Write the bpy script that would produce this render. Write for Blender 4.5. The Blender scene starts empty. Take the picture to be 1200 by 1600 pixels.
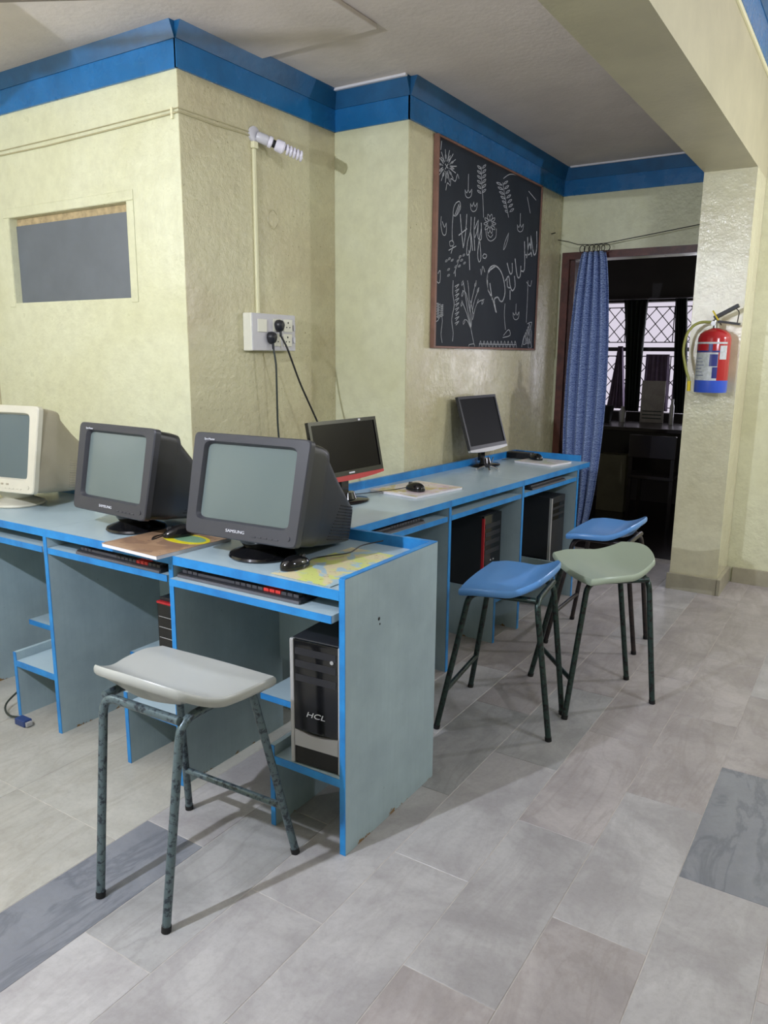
import bpy, bmesh, math, random
from mathutils import Vector, Matrix
random.seed(7)
S = bpy.context.scene
C = S.collection
rad = math.radians

# ------------------------------------------------------------------ camera
def cam_matrix(yaw, pitch, roll):
    f = Vector((math.sin(yaw)*math.cos(pitch), math.cos(yaw)*math.cos(pitch), -math.sin(pitch)))
    r = Vector((math.cos(yaw), -math.sin(yaw), 0)); u = r.cross(f)
    c, s = math.cos(roll), math.sin(roll)
    r2 = c*r + s*u; u2 = -s*r + c*u
    m = Matrix((r2, u2, -f)).transposed().to_4x4()
    m.translation = Vector((0, 0, 1.5))
    return m
cd = bpy.data.cameras.new('camera'); cam = bpy.data.objects.new('camera', cd); C.objects.link(cam)
cd.sensor_fit = 'VERTICAL'; cd.sensor_height = 24.0; cd.lens = 1196.5/1600*24.0
cd.clip_start = 0.02; cd.clip_end = 60
cam.matrix_world = cam_matrix(-0.56777, 0.20344, 0.008526)
S.camera = cam

# ------------------------------------------------------------------ world, lamps, exposure
w = bpy.data.worlds.new('world'); S.world = w; w.use_nodes = True
bg = w.node_tree.nodes['Background']; bg.inputs[0].default_value = (0.80, 0.74, 0.86, 1); bg.inputs[1].default_value = 0.9
def lamp(name, loc, power, col, radius, kind='POINT', size=None, rot=None):
    l = bpy.data.lights.new(name, kind); l.energy = power; l.color = col
    if kind == 'AREA':
        l.shape = 'RECTANGLE'; l.size, l.size_y = size
    else:
        l.shadow_soft_size = radius
    o = bpy.data.objects.new(name, l); C.objects.link(o); o.location = loc
    if rot: o.rotation_euler = rot
    return o
lamp('bulb_behind_left', (-1.87, 0.0, 2.12), 172, (0.92, 0.98, 1.14), 0.02)
lamp('bulb_left_wall', (-3.9, 0.75, 2.3), 28, (0.92, 0.98, 1.14), 0.022)
lamp('bulb_far_right', (0.85, 4.95, 2.2), 70, (0.97, 0.97, 1.12), 0.02)
lamp('tube_light', (1.2, 2.2, 2.52), 32, (0.92, 0.98, 1.14), 0, 'AREA', (0.05, 0.6), (0, rad(72), rad(-50)))
lamp('window_daylight', (-0.6, 9.0, 1.6), 60, (0.90, 0.90, 1.0), 0, 'AREA', (2.4, 1.2), (rad(90), 0, rad(180)))
S.view_settings.view_transform = 'Standard'; S.view_settings.look = 'None'
S.view_settings.gamma = 1.0; S.view_settings.use_curve_mapping = False
S.view_settings.exposure = 0.0

# ------------------------------------------------------------------ materials
def lin(c):
    return tuple((v/255/12.92 if v/255 <= 0.04045 else ((v/255+0.055)/1.055)**2.4) for v in c)
class NT:
    def __init__(s, name):
        s.m = bpy.data.materials.new(name); s.m.use_nodes = True; s.t = s.m.node_tree; s.n = s.t.nodes
        s.p = s.n['Principled BSDF']; s.co = None
    def add(s, typ, **kw):
        n = s.n.new(typ)
        for k, v in kw.items(): setattr(n, k, v)
        return n
    def link(s, a, b): s.t.links.new(a, b)
    def coord(s, scale=(1, 1, 1), kind='Object'):
        tc = s.add('ShaderNodeTexCoord'); mp = s.add('ShaderNodeMapping'); mp.inputs['Scale'].default_value = scale
        s.link(tc.outputs[kind], mp.inputs[0]); return mp.outputs[0]
    def noise(s, vec, scale, detail=4, rough=.55, dist=0):
        n = s.add('ShaderNodeTexNoise'); n.inputs['Scale'].default_value = scale; n.inputs['Detail'].default_value = detail
        n.inputs['Roughness'].default_value = rough; n.inputs['Distortion'].default_value = dist
        s.link(vec, n.inputs['Vector']); return n.outputs['Fac']
    def ramp(s, fac, a, b, c0=0, c1=1):
        r = s.add('ShaderNodeMapRange'); r.inputs[1].default_value = a; r.inputs[2].default_value = b
        r.inputs[3].default_value = c0; r.inputs[4].default_value = c1; s.link(fac, r.inputs[0]); return r.outputs[0]
    def mix(s, fac, a, b):
        m = s.add('ShaderNodeMix', data_type='RGBA')
        if isinstance(fac, float): m.inputs[0].default_value = fac
        else: s.link(fac, m.inputs[0])
        for i, v in ((6, a), (7, b)):
            if isinstance(v, tuple): m.inputs[i].default_value = (*v[:3], 1)
            else: s.link(v, m.inputs[i])
        return m.outputs[2]
    def math(s, op, a, b):
        m = s.add('ShaderNodeMath', operation=op)
        for i, v in ((0, a), (1, b)):
            if isinstance(v, (int, float)): m.inputs[i].default_value = v
            else: s.link(v, m.inputs[i])
        return m.outputs[0]
    def bump(s, h, strength, dist):
        b = s.add('ShaderNodeBump'); b.inputs['Strength'].default_value = strength; b.inputs['Distance'].default_value = dist
        s.link(h, b.inputs['Height']); s.link(b.outputs[0], s.p.inputs['Normal'])
def mat(name, col, rough=.5, metal=0, var=.0, vs=6, bump=0, bs=60, col2=None, scale=(1, 1, 1), spec=None, rvar=0):
    t = NT(name); c = lin(col); t.p.inputs['Roughness'].default_value = rough; t.p.inputs['Metallic'].default_value = metal
    if spec is not None: t.p.inputs['Specular IOR Level'].default_value = spec
    t.p.inputs['Base Color'].default_value = (*c, 1)
    vec = t.coord(scale)
    if var or col2:
        f = t.ramp(t.noise(vec, vs, 5, .6), .35, .65)
        c2 = lin(col2) if col2 else tuple(v*(1-var) for v in c)
        t.link(t.mix(f, c, c2), t.p.inputs['Base Color'])
    if rvar:
        t.link(t.ramp(t.noise(vec, vs*1.7, 3), .3, .7, rough-rvar, rough+rvar), t.p.inputs['Roughness'])
    if bump: t.bump(t.noise(vec, bs, 4, .6), bump, .004)
    return t.m

def wall_paint(name, base, stain, peel, amount, r0=.25, r1=.42, bs=.40):
    """old glossy enamel over lumpy plaster, with damp stains and flaking"""
    t = NT(name); v = t.coord()
    n1 = t.ramp(t.noise(v, 1.6, 6, .6, .4), .42, .72); n2 = t.noise(v, 14, 6, .65)
    c = t.mix(n1, lin(base), lin(stain))
    c = t.mix(t.ramp(n2, .4, .9, 0, .25), c, lin((120, 110, 84)))
    sp = t.noise(v, 38, 5, .7); area = t.ramp(t.noise(v, .9, 3, .5), .5, .62)
    chips = t.math('MULTIPLY', t.ramp(sp, .66, .70), area)
    c = t.mix(t.math('MULTIPLY', chips, amount), c, lin(peel))
    if amount > .8:
        pits = t.math('MULTIPLY', t.ramp(t.noise(v, 85, 3, .6), .66, .70), t.ramp(t.noise(v, 2.2, 3, .5), .44, .56))
        c = t.mix(t.math('MULTIPLY', pits, .75), c, lin((112, 100, 78)))
    t.link(c, t.p.inputs['Base Color'])
    t.p.inputs['Roughness'].default_value = .33
    t.link(t.ramp(n2, .3, .7, r0, r1), t.p.inputs['Roughness'])
    flat = 1.0 if amount == .6 else None
    rough_area = t.ramp(t.noise(v, 1.3, 3, .5), .42, .60, .22, 1.25)
    h = t.math('MULTIPLY', t.noise(v, 30, 5, .65), rough_area if flat is None else 1.0)
    h = t.math('ADD', h, t.math('MULTIPLY', t.noise(v, 7, 3, .5), 1.3 if flat else .5))
    h = t.math('SUBTRACT', h, t.math('MULTIPLY', chips, .35))
    t.bump(h, bs, .010)
    return t.m
M = {}
M['wall'] = wall_paint('cream_wall_paint', (216, 216, 184), (207, 206, 168), (232, 230, 210), .5)
M['wall_old_shaded'] = wall_paint('stained_shaded_wall_paint', (200, 194, 158), (184, 172, 138), (226, 220, 196), .9, .20, .34, .42)  # stained, peeling cream paint; base darkened to carry the side faces' shade
M['wall_gloss'] = wall_paint('glossy_pillar_paint', (216, 212, 180), (204, 198, 164), (236, 230, 210), .6, .13, .19, .27); M['wall_gloss'].node_tree.nodes['Principled BSDF'].inputs['Specular IOR Level'].default_value = .85
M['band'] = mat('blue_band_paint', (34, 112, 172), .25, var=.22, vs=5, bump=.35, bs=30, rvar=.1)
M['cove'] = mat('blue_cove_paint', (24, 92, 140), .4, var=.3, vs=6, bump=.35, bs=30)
M['ceil'] = mat('ceiling_distemper', (214, 204, 196), .7, var=.12, vs=3, bump=.5, bs=40)
M['beam'] = mat('beam_paint', (182, 176, 146), .45, var=.12, vs=4, bump=.3, bs=40)
M['skirt'] = mat('stone_skirting', (168, 162, 140), .4, var=.15, vs=12)
def marble(name, a, b, vein, vs=3.0, veinamt=.6, rot=.5):
    t = NT(name)
    tc = t.add('ShaderNodeTexCoord'); oi = t.add('ShaderNodeObjectInfo')
    off = t.add('ShaderNodeVectorMath', operation='MULTIPLY_ADD')
    comb = t.add('ShaderNodeCombineXYZ'); t.link(oi.outputs['Random'], comb.inputs[0]); t.link(oi.outputs['Random'], comb.inputs[1])
    t.link(comb.outputs[0], off.inputs[0]); off.inputs[1].default_value = (37, 53, 0); t.link(tc.outputs['Object'], off.inputs[2])
    mp = t.add('ShaderNodeMapping'); mp.inputs['Rotation'].default_value = (0, 0, rot); mp.inputs['Scale'].default_value = (2.6, .7, 1)
    t.link(off.outputs[0], mp.inputs[0]); v = off.outputs[0]
    c = t.mix(t.ramp(t.noise(v, vs, 6, .65, .6), .38, .62), lin(a), lin(b))
    ve = t.math('ABSOLUTE', t.math('SUBTRACT', t.noise(mp.outputs[0], 2.4, 7, .62, .9), .5), 0)
    c = t.mix(t.ramp(ve, 0, .05, veinamt, 0), c, lin(vein))
    c = t.mix(t.ramp(t.noise(v, 60, 3, .7), .45, .75, 0, .18), c, lin((110, 104, 100)))
    hs = t.add('ShaderNodeHueSaturation'); t.link(c, hs.inputs['Color']); t.link(t.ramp(oi.outputs['Random'], 0, 1, .95, 1.04), hs.inputs['Value'])
    t.link(hs.outputs[0], t.p.inputs['Base Color'])
    t.link(t.ramp(t.noise(v, 9, 4), .3, .7, .30, .5), t.p.inputs['Roughness'])
    t.bump(t.noise(v, 50, 3), .08, .003)
    return t.m
M['mar_pale'] = marble('pale_marble', (176, 174, 172), (152, 149, 148), (146, 142, 141), veinamt=.3)
M['mar_pink'] = marble('pinkish_marble', (172, 166, 163), (148, 142, 140), (136, 128, 122), veinamt=.35)
M['mar_grey'] = marble('grey_marble', (166, 165, 163), (142, 142, 140), (130, 129, 126), veinamt=.4)
M['mar_dark'] = marble('dark_grey_marble', (132, 135, 140), (118, 121, 127), (92, 96, 104), veinamt=.6, rot=.15)
M['mar_cream'] = marble('cream_marble', (176, 174, 164), (162, 160, 150), (144, 138, 124), veinamt=.3)
M['grout'] = mat('grout', (190, 184, 176), .9, var=.3, vs=20)
def laminate(name, base, dark):
    t = NT(name); v = t.coord(); g = t.coord((60, 60, 3))
    c = t.mix(t.ramp(t.noise(v, 5, 5, .6), .3, .75), lin(base), lin(dark))
    c = t.mix(t.ramp(t.noise(g, 1.2, 3, .5), .45, .8, 0, .35), c, lin(dark))
    c = t.mix(t.ramp(t.noise(v, 45, 4, .7), .68, .74, 0, .5), c, lin((90, 84, 78)))
    geo = t.add('ShaderNodeNewGeometry'); sep = t.add('ShaderNodeSeparateXYZ'); t.link(geo.outputs['Position'], sep.inputs[0])
    low = t.ramp(sep.outputs['Z'], 0, .07, .30, -.15)
    chip = t.ramp(t.math('ADD', t.noise(v, 9, 5, .65), low), .82, .85)
    c = t.mix(chip, c, lin((126, 96, 52)))
    t.link(c, t.p.inputs['Base Color']); t.p.inputs['Roughness'].default_value = .42
    t.bump(t.noise(g, 2, 3), .06, .002)
    return t.m
M['lam'] = laminate('grey_blue_laminate', (164, 184, 190), (142, 160, 168))
M['lamtop'] = mat('desktop_laminate', (170, 190, 198), .24, var=.05, vs=3)
M['edge'] = mat('blue_edge_paint', (40, 138, 206), .38, var=.25, vs=9, bump=.2, bs=50, col2=(32, 112, 178))
M['char'] = mat('charcoal_plastic', (56, 57, 63), .40, bump=.06, bs=400)
M['black'] = mat('black_plastic', (34, 35, 40), .38, bump=.05, bs=300)
M['gloss'] = mat('gloss_black_plastic', (20, 20, 22), .10)
M['beige'] = mat('beige_plastic', (200, 196, 178), .45, var=.08, vs=8)
M['beige_d'] = mat('darker_beige_plastic', (160, 152, 132), .5, var=.1, vs=8)
M['crt'] = mat('crt_glass', (98, 110, 109), .10, spec=.6)
M['crt_b'] = mat('blue_crt_glass', (84, 98, 102), .12, spec=.7)
M['lcd'] = mat('gloss_lcd_panel', (14, 10, 12), .05, spec=.10)
M['lcdm'] = mat('matt_lcd_panel', (14, 15, 18), .6, spec=.15)
M['red'] = mat('red_plastic', (176, 30, 40), .3)
M['redkey'] = mat('red_key_plastic', (214, 60, 56), .4)
M['silver'] = mat('silver_plastic', (176, 176, 176), .35, metal=.3)
M['chrome'] = mat('chrome', (200, 200, 205), .12, metal=1)
M['logo'] = mat('pale_logo_print', (210, 212, 220), .4)
M['keyc'] = mat('keycap_plastic', (70, 70, 76), .4)
M['palm'] = mat('grey_keyboard_edge', (92, 92, 98), .4)
M['vent'] = mat('vent_dark', (14, 14, 16), .7)
M['cable'] = mat('black_cable', (22, 22, 24), .45)
M['dcable'] = mat('dark_green_cable', (40, 48, 42), .5)
M['slate'] = mat('blackboard_paint', (38, 43, 50), .65, var=.18, vs=5, bump=.1, bs=80, spec=.2)
M['slate_g'] = mat('grey_slate_paint', (104, 110, 116), .5, var=.12, vs=6)
M['chalk'] = mat('chalk', (196, 198, 202), .9, var=.3, vs=40)
M['wood'] = mat('brown_frame_wood', (130, 92, 76), .5, var=.25, vs=14)
M['wood_d'] = mat('dark_red_door_wood', (92, 48, 38), .4, var=.45, vs=18, bump=.3, bs=60)
M['putty'] = mat('rough_tan_plaster', (196, 174, 132), .8, var=.35, vs=30, bump=.5, bs=60)
M['switch'] = mat('switchboard_plastic', (196, 194, 198), .3)
M['switch_s'] = mat('switchboard_side_plastic', (226, 224, 208), .35)
M['pipe'] = mat('cream_conduit', (222, 218, 180), .35)
M['bulb'] = mat('white_lamp_glass', (226, 222, 232), .15)
M['wire'] = mat('painted_wire', (176, 168, 130), .6)
M['steel'] = mat('dark_wire', (44, 40, 36), .5, metal=.4)
M['ext_red'] = mat('extinguisher_red', (168, 34, 38), .18)
M['ext_blue'] = mat('extinguisher_blue', (48, 84, 190), .3)
M['ext_wht'] = mat('label_white', (200, 204, 206), .35, col2=(176, 182, 176), vs=60)
M['ext_nvy'] = mat('label_navy', (40, 48, 120), .35)
M['hose'] = mat('olive_yellow_hose', (150, 152, 70), .35)
M['yell'] = mat('yellow_plastic', (220, 196, 30), .4)
M['seat_g'] = mat('grey_seat_plastic', (166, 168, 162), .30, var=.05, vs=3)
M['seat_gg'] = mat('grey_green_seat_plastic', (160, 172, 152), .30, var=.06, vs=3)
M['seat_b'] = mat('blue_seat_plastic', (92, 146, 206), .28, var=.08, vs=3)
def worn(name, a, b):
    t = NT(name); v = t.coord()
    t.link(t.mix(t.ramp(t.noise(v, 60, 4, .7), .5, .6), lin(a), lin(b)), t.p.inputs['Base Color'])
    t.p.inputs['Roughness'].default_value = .35; t.p.inputs['Metallic'].default_value = .35
    t.bump(t.noise(v, 90, 3), .15, .002); return t.m
M['leg_g'] = worn('worn_blue_grey_tube', (92, 108, 112), (48, 56, 64))
M['leg_d'] = worn('worn_dark_green_tube', (44, 62, 58), (30, 26, 28))
M['leg_b'] = worn('worn_brown_black_tube', (50, 42, 42), (30, 30, 34))
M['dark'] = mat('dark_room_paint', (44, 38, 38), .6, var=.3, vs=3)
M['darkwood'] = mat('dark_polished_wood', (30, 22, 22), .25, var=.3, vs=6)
M['drape'] = mat('dark_green_drape', (22, 34, 30), .8, var=.3, vs=14)
M['drape_l'] = mat('lavender_drape', (120, 104, 130), .8, var=.2, vs=14)
M['grille'] = mat('grille_iron', (40, 34, 40), .5)
M['winframe'] = mat('white_window_frame', (196, 186, 200), .5)
M['kraft'] = mat('dull_olive_card', (96, 92, 70), .8, var=.2, vs=8)
M['paper'] = mat('white_paper', (222, 220, 224), .5)
M['fan'] = mat('dusty_brown_fan_paint', (104, 90, 84), .4)
def curtain_mat():
    t = NT('blue_woven_curtain'); v = t.coord((1, 1, 1), 'UV')
    wv = t.add('ShaderNodeTexWave'); wv.wave_type = 'BANDS'; wv.bands_direction = 'Y'
    wv.inputs['Scale'].default_value = 26; wv.inputs['Distortion'].default_value = 7; wv.inputs['Detail'].default_value = 1; wv.inputs['Detail Scale'].default_value = 2.2
    t.link(v, wv.inputs['Vector'])
    t.link(t.mix(t.ramp(wv.outputs['Fac'], .35, .65), lin((92, 112, 166)), lin((158, 178, 218))), t.p.inputs['Base Color'])
    t.p.inputs['Roughness'].default_value = .75; return t.m
M['curtain'] = curtain_mat()
def page_mat(name, cols, scale, seed):
    """printed magazine cover: soft patches of flat print"""
    t = NT(name); tc = t.add('ShaderNodeTexCoord'); mp = t.add('ShaderNodeMapping'); mp.inputs['Location'].default_value = (seed, seed*.7, 0)
    t.link(tc.outputs['Object'], mp.inputs[0])
    c = t.mix(t.ramp(t.noise(mp.outputs[0], scale, 3, .5, .8), .46, .52), lin(cols[0]), lin(cols[1]))
    mp2 = t.add('ShaderNodeMapping'); mp2.inputs['Location'].default_value = (seed*2.3, 4, 0); t.link(tc.outputs['Object'], mp2.inputs[0])
    c = t.mix(t.ramp(t.noise(mp2.outputs[0], scale*1.3, 3, .5, .8), .54, .58), c, lin(cols[2]))
    c = t.mix(t.ramp(t.noise(mp2.outputs[0], scale*6, 3, .5, .8), .66, .70), c, lin(cols[3]))
    t.link(c, t.p.inputs['Base Color']); t.p.inputs['Roughness'].default_value = .3; return t.m
M['page1'] = page_mat('map_print', [(206, 196, 158), (196, 204, 120), (160, 186, 196), (150, 110, 90)], 9, 1.3)
M['page2'] = page_mat('cover_print_brown', [(156, 126, 100), (170, 140, 112), (140, 112, 92), (60, 50, 60)], 8, 3.1)
M['page3'] = page_mat('cover_print_pink', [(214, 196, 200), (222, 214, 208), (206, 190, 120), (170, 50, 80)], 8, 5.4)
M['page4'] = page_mat('cover_print_pale', [(206, 208, 204), (222, 214, 208), (186, 196, 160), (190, 120, 130)], 8, 8.8)
M['p_yel'] = mat('cover_yellow', (218, 206, 40), .3); M['p_grn'] = mat('cover_green', (120, 160, 130), .3)

# ------------------------------------------------------------------ mesh helpers
def box(bm, a, b, bev=0):
    """axis-aligned box from corner a to corner b"""
    r = bmesh.ops.create_cube(bm, size=1)
    cx = [(a[i]+b[i])/2 for i in range(3)]; s = [abs(b[i]-a[i]) for i in range(3)]
    for v in r['verts']: v.co = Vector((v.co.x*s[0]+cx[0], v.co.y*s[1]+cx[1], v.co.z*s[2]+cx[2]))
    if bev:
        es = list({e for v in r['verts'] for e in v.link_edges})
        bmesh.ops.bevel(bm, geom=es, offset=bev, segments=2, affect='EDGES', profile=.5)
    return r['verts']
def smooth_path(pts, rr, n=5):
    pts = [Vector(p) for p in pts]; out = [pts[0]]
    for i in range(1, len(pts)-1):
        a, p, b = pts[i-1], pts[i], pts[i+1]
        d1 = (a-p); d2 = (b-p); k = min(rr, d1.length*.45, d2.length*.45)
        s = p+d1.normalized()*k; e = p+d2.normalized()*k
        for j in range(n+1):
            t = j/n; out.append(s*(1-t)**2+p*2*t*(1-t)+e*t*t)
    out.append(pts[-1]); return out
def tube(bm, pts, r, seg=10, rr=0, caps=True):
    pts = smooth_path(pts, rr) if rr else [Vector(p) for p in pts]
    rad_ = r if isinstance(r, (list, tuple)) else [r]*len(pts)
    rings = []; up = None
    for i, p in enumerate(pts):
        d = (pts[min(i+1, len(pts)-1)]-pts[max(i-1, 0)]).normalized()
        if up is None: up = Vector((0, 0, 1)) if abs(d.z) < .9 else Vector((1, 0, 0))
        x = d.cross(up)
        if x.length < 1e-5: x = d.orthogonal()
        x.normalize(); up = x.cross(d).normalized(); y = up
        rings.append([bm.verts.new(p+(x*math.cos(2*math.pi*k/seg)+y*math.sin(2*math.pi*k/seg))*rad_[i]) for k in range(seg)])
    for a, b in zip(rings, rings[1:]):
        for k in range(seg): bm.faces.new((a[k], a[(k+1) % seg], b[(k+1) % seg], b[k]))
    if caps: bm.faces.new(rings[0][::-1]); bm.faces.new(rings[-1])
def lathe(bm, prof, seg=32, loc=(0, 0, 0), axis='Z', a0=0, a1=360, close=True):
    rings = []; full = abs(a1-a0) >= 360; n = seg if full else seg+1
    for r, z in prof:
        ring = []
        for k in range(n):
            t = rad(a0+(a1-a0)*k/seg); x, y = max(r, 1e-5)*math.cos(t), max(r, 1e-5)*math.sin(t)
            p = (x, y, z) if axis == 'Z' else ((z, x, y) if axis == 'X' else (x, z, y))
            ring.append(bm.verts.new(Vector(p)+Vector(loc)))
        rings.append(ring)
    for a, b in zip(rings, rings[1:]):
        for k in range(seg if full else seg):
            k2 = (k+1) % n if full else k+1
            bm.faces.new((a[k], a[k2], b[k2], b[k]))
    if close and full: bm.faces.new(rings[0][::-1]); bm.faces.new(rings[-1])
def sup(cx, cz, w, h, n=5, seg=40):
    out = []
    for k in range(seg):
        t = 2*math.pi*k/seg; c, s = math.cos(t), math.sin(t)
        out.append((cx+math.copysign(abs(c)**(2/n), c)*w/2, cz+math.copysign(abs(s)**(2/n), s)*h/2))
    return out
def loft(bm, rings, cap0=True, cap1=True):
    """rings: list of (y, cx, cz, w, h, n) cross sections along y"""
    R = [[bm.verts.new((x, y, z)) for x, z in sup(cx, cz, w, h, n)] for y, cx, cz, w, h, n in rings]
    for a, b in zip(R, R[1:]):
        for k in range(len(a)): bm.faces.new((a[k], a[(k+1) % len(a)], b[(k+1) % len(a)], b[k]))
    if cap0: bm.faces.new(R[0])
    if cap1: bm.faces.new(R[-1][::-1])
def obj(name, bm, m, parent=None, smooth=False, label=None):
    bmesh.ops.recalc_face_normals(bm, faces=bm.faces)
    me = bpy.data.meshes.new(name); bm.to_mesh(me); bm.free()
    o = bpy.data.objects.new(name, me); C.objects.link(o)
    me.materials.append(M[m] if isinstance(m, str) else m)
    if smooth:
        for p in me.polygons: p.use_smooth = True
        try: me.set_sharp_from_angle(angle=rad(38))
        except Exception: pass
    if parent: o.parent = parent
    if label: o['label'] = label
    return o
def boxo(name, a, b, m, parent=None, bev=0, label=None):
    bm = bmesh.new(); box(bm, a, b, bev); return obj(name, bm, m, parent, False, label)
def tubeo(name, pts, r, m, parent=None, rr=0, seg=10, label=None):
    bm = bmesh.new(); tube(bm, pts, r, seg, rr); return obj(name, bm, m, parent, True, label)
def thing(name, label, cat, loc=(0, 0, 0), rz=0, group=None):
    o = bpy.data.objects.new(name, None); C.objects.link(o); o.location = loc; o.rotation_euler = (0, 0, rz)
    o.empty_display_size = .05; o['label'] = label; o['category'] = cat
    if group: o['group'] = group
    return o
def tag(o, label, cat, group=None):
    o['label'] = label; o['category'] = cat
    if group: o['group'] = group
    return o
def st(o): o['kind'] = 'structure'; return o
def text(name, body, size, m, parent, M4, depth=.0006, shear=0, sx=1):
    """lettering turned into a mesh; M4 puts its local XY plane on the surface"""
    cu = bpy.data.curves.new(name, 'FONT'); cu.body = body; cu.size = size; cu.extrude = depth; cu.align_x = 'CENTER'; cu.align_y = 'CENTER'; cu.shear = shear
    t = bpy.data.objects.new(name, cu); C.objects.link(t); dg = bpy.context.evaluated_depsgraph_get(); dg.update()
    me = bpy.data.meshes.new_from_object(t.evaluated_get(dg)); bpy.data.objects.remove(t)
    me.transform(M4 @ Matrix.Diagonal((sx, 1, 1, 1))); me.materials.clear(); me.materials.append(M[m]); me.name = name
    o = bpy.data.objects.new(name, me); C.objects.link(o)
    if parent: o.parent = parent
    return o
def dup(root, loc=None, rz=None, label=None, group=None):
    def cp(o, par):
        c = o.copy(); C.objects.link(c)
        if par is not None: c.parent = par
        for ch in kids.get(o, []): cp(ch, c)
        return c
    kids = {}
    for o in list(bpy.data.objects):
        if o.parent: kids.setdefault(o.parent, []).append(o)
    r = cp(root, None)
    if loc is not None: r.location = loc
    if rz is not None: r.rotation_euler = (0, 0, rz)
    if label: r['label'] = label
    if group: r['group'] = group
    return r

# ------------------------------------------------------------------ the room
CZ = 2.83
# floor and its stone tiles
floor = st(boxo('floor', (-4.4, -2.6, -.06), (3.0, 5.9, -.0016), 'grout'))
tile_mesh = {}
def tile(x0, x1, y0, y1, m):
    key = (round(x1-x0, 3), round(y1-y0, 3), m); j = .0010
    if key not in tile_mesh:
        bm = bmesh.new(); hx, hy = (x1-x0)/2-j, (y1-y0)/2-j
        box(bm, (-hx, -hy, -.0115), (hx, hy, 0)); top = [e for e in bm.edges if all(v.co.z > -.001 for v in e.verts)]
        bmesh.ops.bevel(bm, geom=top, offset=.0012, segments=1, affect='EDGES')
        o = obj('tile', bm, m, floor); tile_mesh[key] = o.data
    else:
        o = bpy.data.objects.new('tile', tile_mesh[key]); C.objects.link(o); o.parent = floor
    o.location = ((x0+x1)/2, (y0+y1)/2, random.uniform(-.0003, .0003))
TW, TL = .2535, .73
for k in range(-5, 7):
    x1 = -.08-TW*k if k >= 0 else -.08-TW*k; x0 = x1-TW
    base = 2.155 if k % 2 == 0 else 1.79
    if k == 6: base = 1.485
    for j in range(-3, 6):
        y0 = base+TL*j; y1 = y0+TL
        if y0 > 5.75 or y1 < -.9 or x1 > 1.3: continue
        if k < -2 and (y1 < 1.5): continue
        if (k == 0 and j == 0) or (k == 6 and j == -1): m = 'mar_dark'
        elif y0 > 2.6: m = random.choice(['mar_pink', 'mar_pink', 'mar_pale'])
        elif k >= 3: m = random.choice(['mar_pale', 'mar_pale', 'mar_grey'])
        else: m = random.choice(['mar_pink', 'mar_grey', 'mar_pink', 'mar_pale'])
        tile(x0, x1, max(y0, -1.1), min(y1, 5.74), m)
for i in range(5):
    for j in range(4):
        tile(-1.8545-.52*(i+1), -1.8545-.52*i, -.1+.73*j, .63+.73*j, 'mar_cream')

def prism(bm, prof, a, b, axis):
    """extrude a closed (u,v) profile from a to b along axis 'X' or 'Y'"""
    def P(u, v, t): return (t, u, v) if axis == 'X' else (u, t, v)
    A = [bm.verts.new(P(u, v, a)) for u, v in prof]; B = [bm.verts.new(P(u, v, b)) for u, v in prof]
    n = len(prof)
    for i in range(n): bm.faces.new((A[i], A[(i+1) % n], B[(i+1) % n], B[i]))
    bm.faces.new(A); bm.faces.new(B[::-1])

# wall_left: the projecting block with a recessed slate panel
bm = bmesh.new()
xa, xb, ya = -4.035, -2.577, 2.43
px0, px1, pz0, pz1, rd = -3.822, -2.930, 1.742, 2.158, .05
H_ = 2.9
box(bm, (xa, ya+rd, 0), (xb, 3.6, H_))
for a, b in (((xa, ya, 0), (xb, ya+rd, pz0)), ((xa, ya, pz1), (xb, ya+rd, H_)), ((xa, ya, pz0), (px0, ya+rd, pz1)), ((px1, ya, pz0), (xb, ya+rd, pz1))): box(bm, a, b)
bmesh.ops.remove_doubles(bm, verts=bm.verts, dist=1e-5)
wl = st(obj('wall_left', bm, 'wall'))
boxo('plaster_recess_panel', (px0+.001, ya+rd-.014, pz0+.001), (px1-.001, ya+rd-.001, pz1-.035), 'slate_g', wl, label='dull grey slate panel set in the wall recess')
boxo('plaster_strip', (px0+.001, ya+rd-.008, pz1-.034), (px1-.001, ya+rd-.001, pz1-.001), 'putty', wl, label='rough tan plaster strip along the top of the recess')
bm = bmesh.new()
for a, b in (((px0-.05, ya-.003, pz1+.002), (px1+.05, ya-.0005, pz1+.045)), ((px0-.05, ya-.003, pz0-.02), (px0-.004, ya-.0005, pz1+.001)), ((px1+.004, ya-.003, pz0-.02), (px1+.05, ya-.0005, pz1+.001))): box(bm, a, b, .002)
obj('raised_plaster_border', bm, 'wall', wl)
boxo('shaded_side_face', (xb, ya+.001, .0), (xb+.003, 3.519, H_-.01), 'wall_old_shaded', wl, label='stained and peeling side of the wall block, shade painted in')  # thin skin: real peeling, plus the turned-away side's shade in its colour
# wall_middle : behind the back row of desks
wm = st(boxo('wall_middle', (-4.0, 3.52, 0), (-2.12, 5.75, H_), 'wall'))
boxo('shaded_side_face', (-2.1201, 3.522, 0), (-2.116, 5.719, H_-.01), 'wall_old_shaded', wm, label='side carrying the chalkboard, shade painted into its cream')  # same cream wall, its darker tone is painted shade
# wall_back with the doorway
DX0, DX1, DZ = -2.03, -1.02, 2.19
bm = bmesh.new()
for a, b in (((-2.12, 5.72, 0), (DX0, 5.86, H_)), ((DX1, 5.72, 0), (-.735, 5.86, H_)), ((DX0, 5.72, DZ), (DX1, 5.86, H_))): box(bm, a, b)
wb = st(obj('wall_back', bm, 'wall'))
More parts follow.
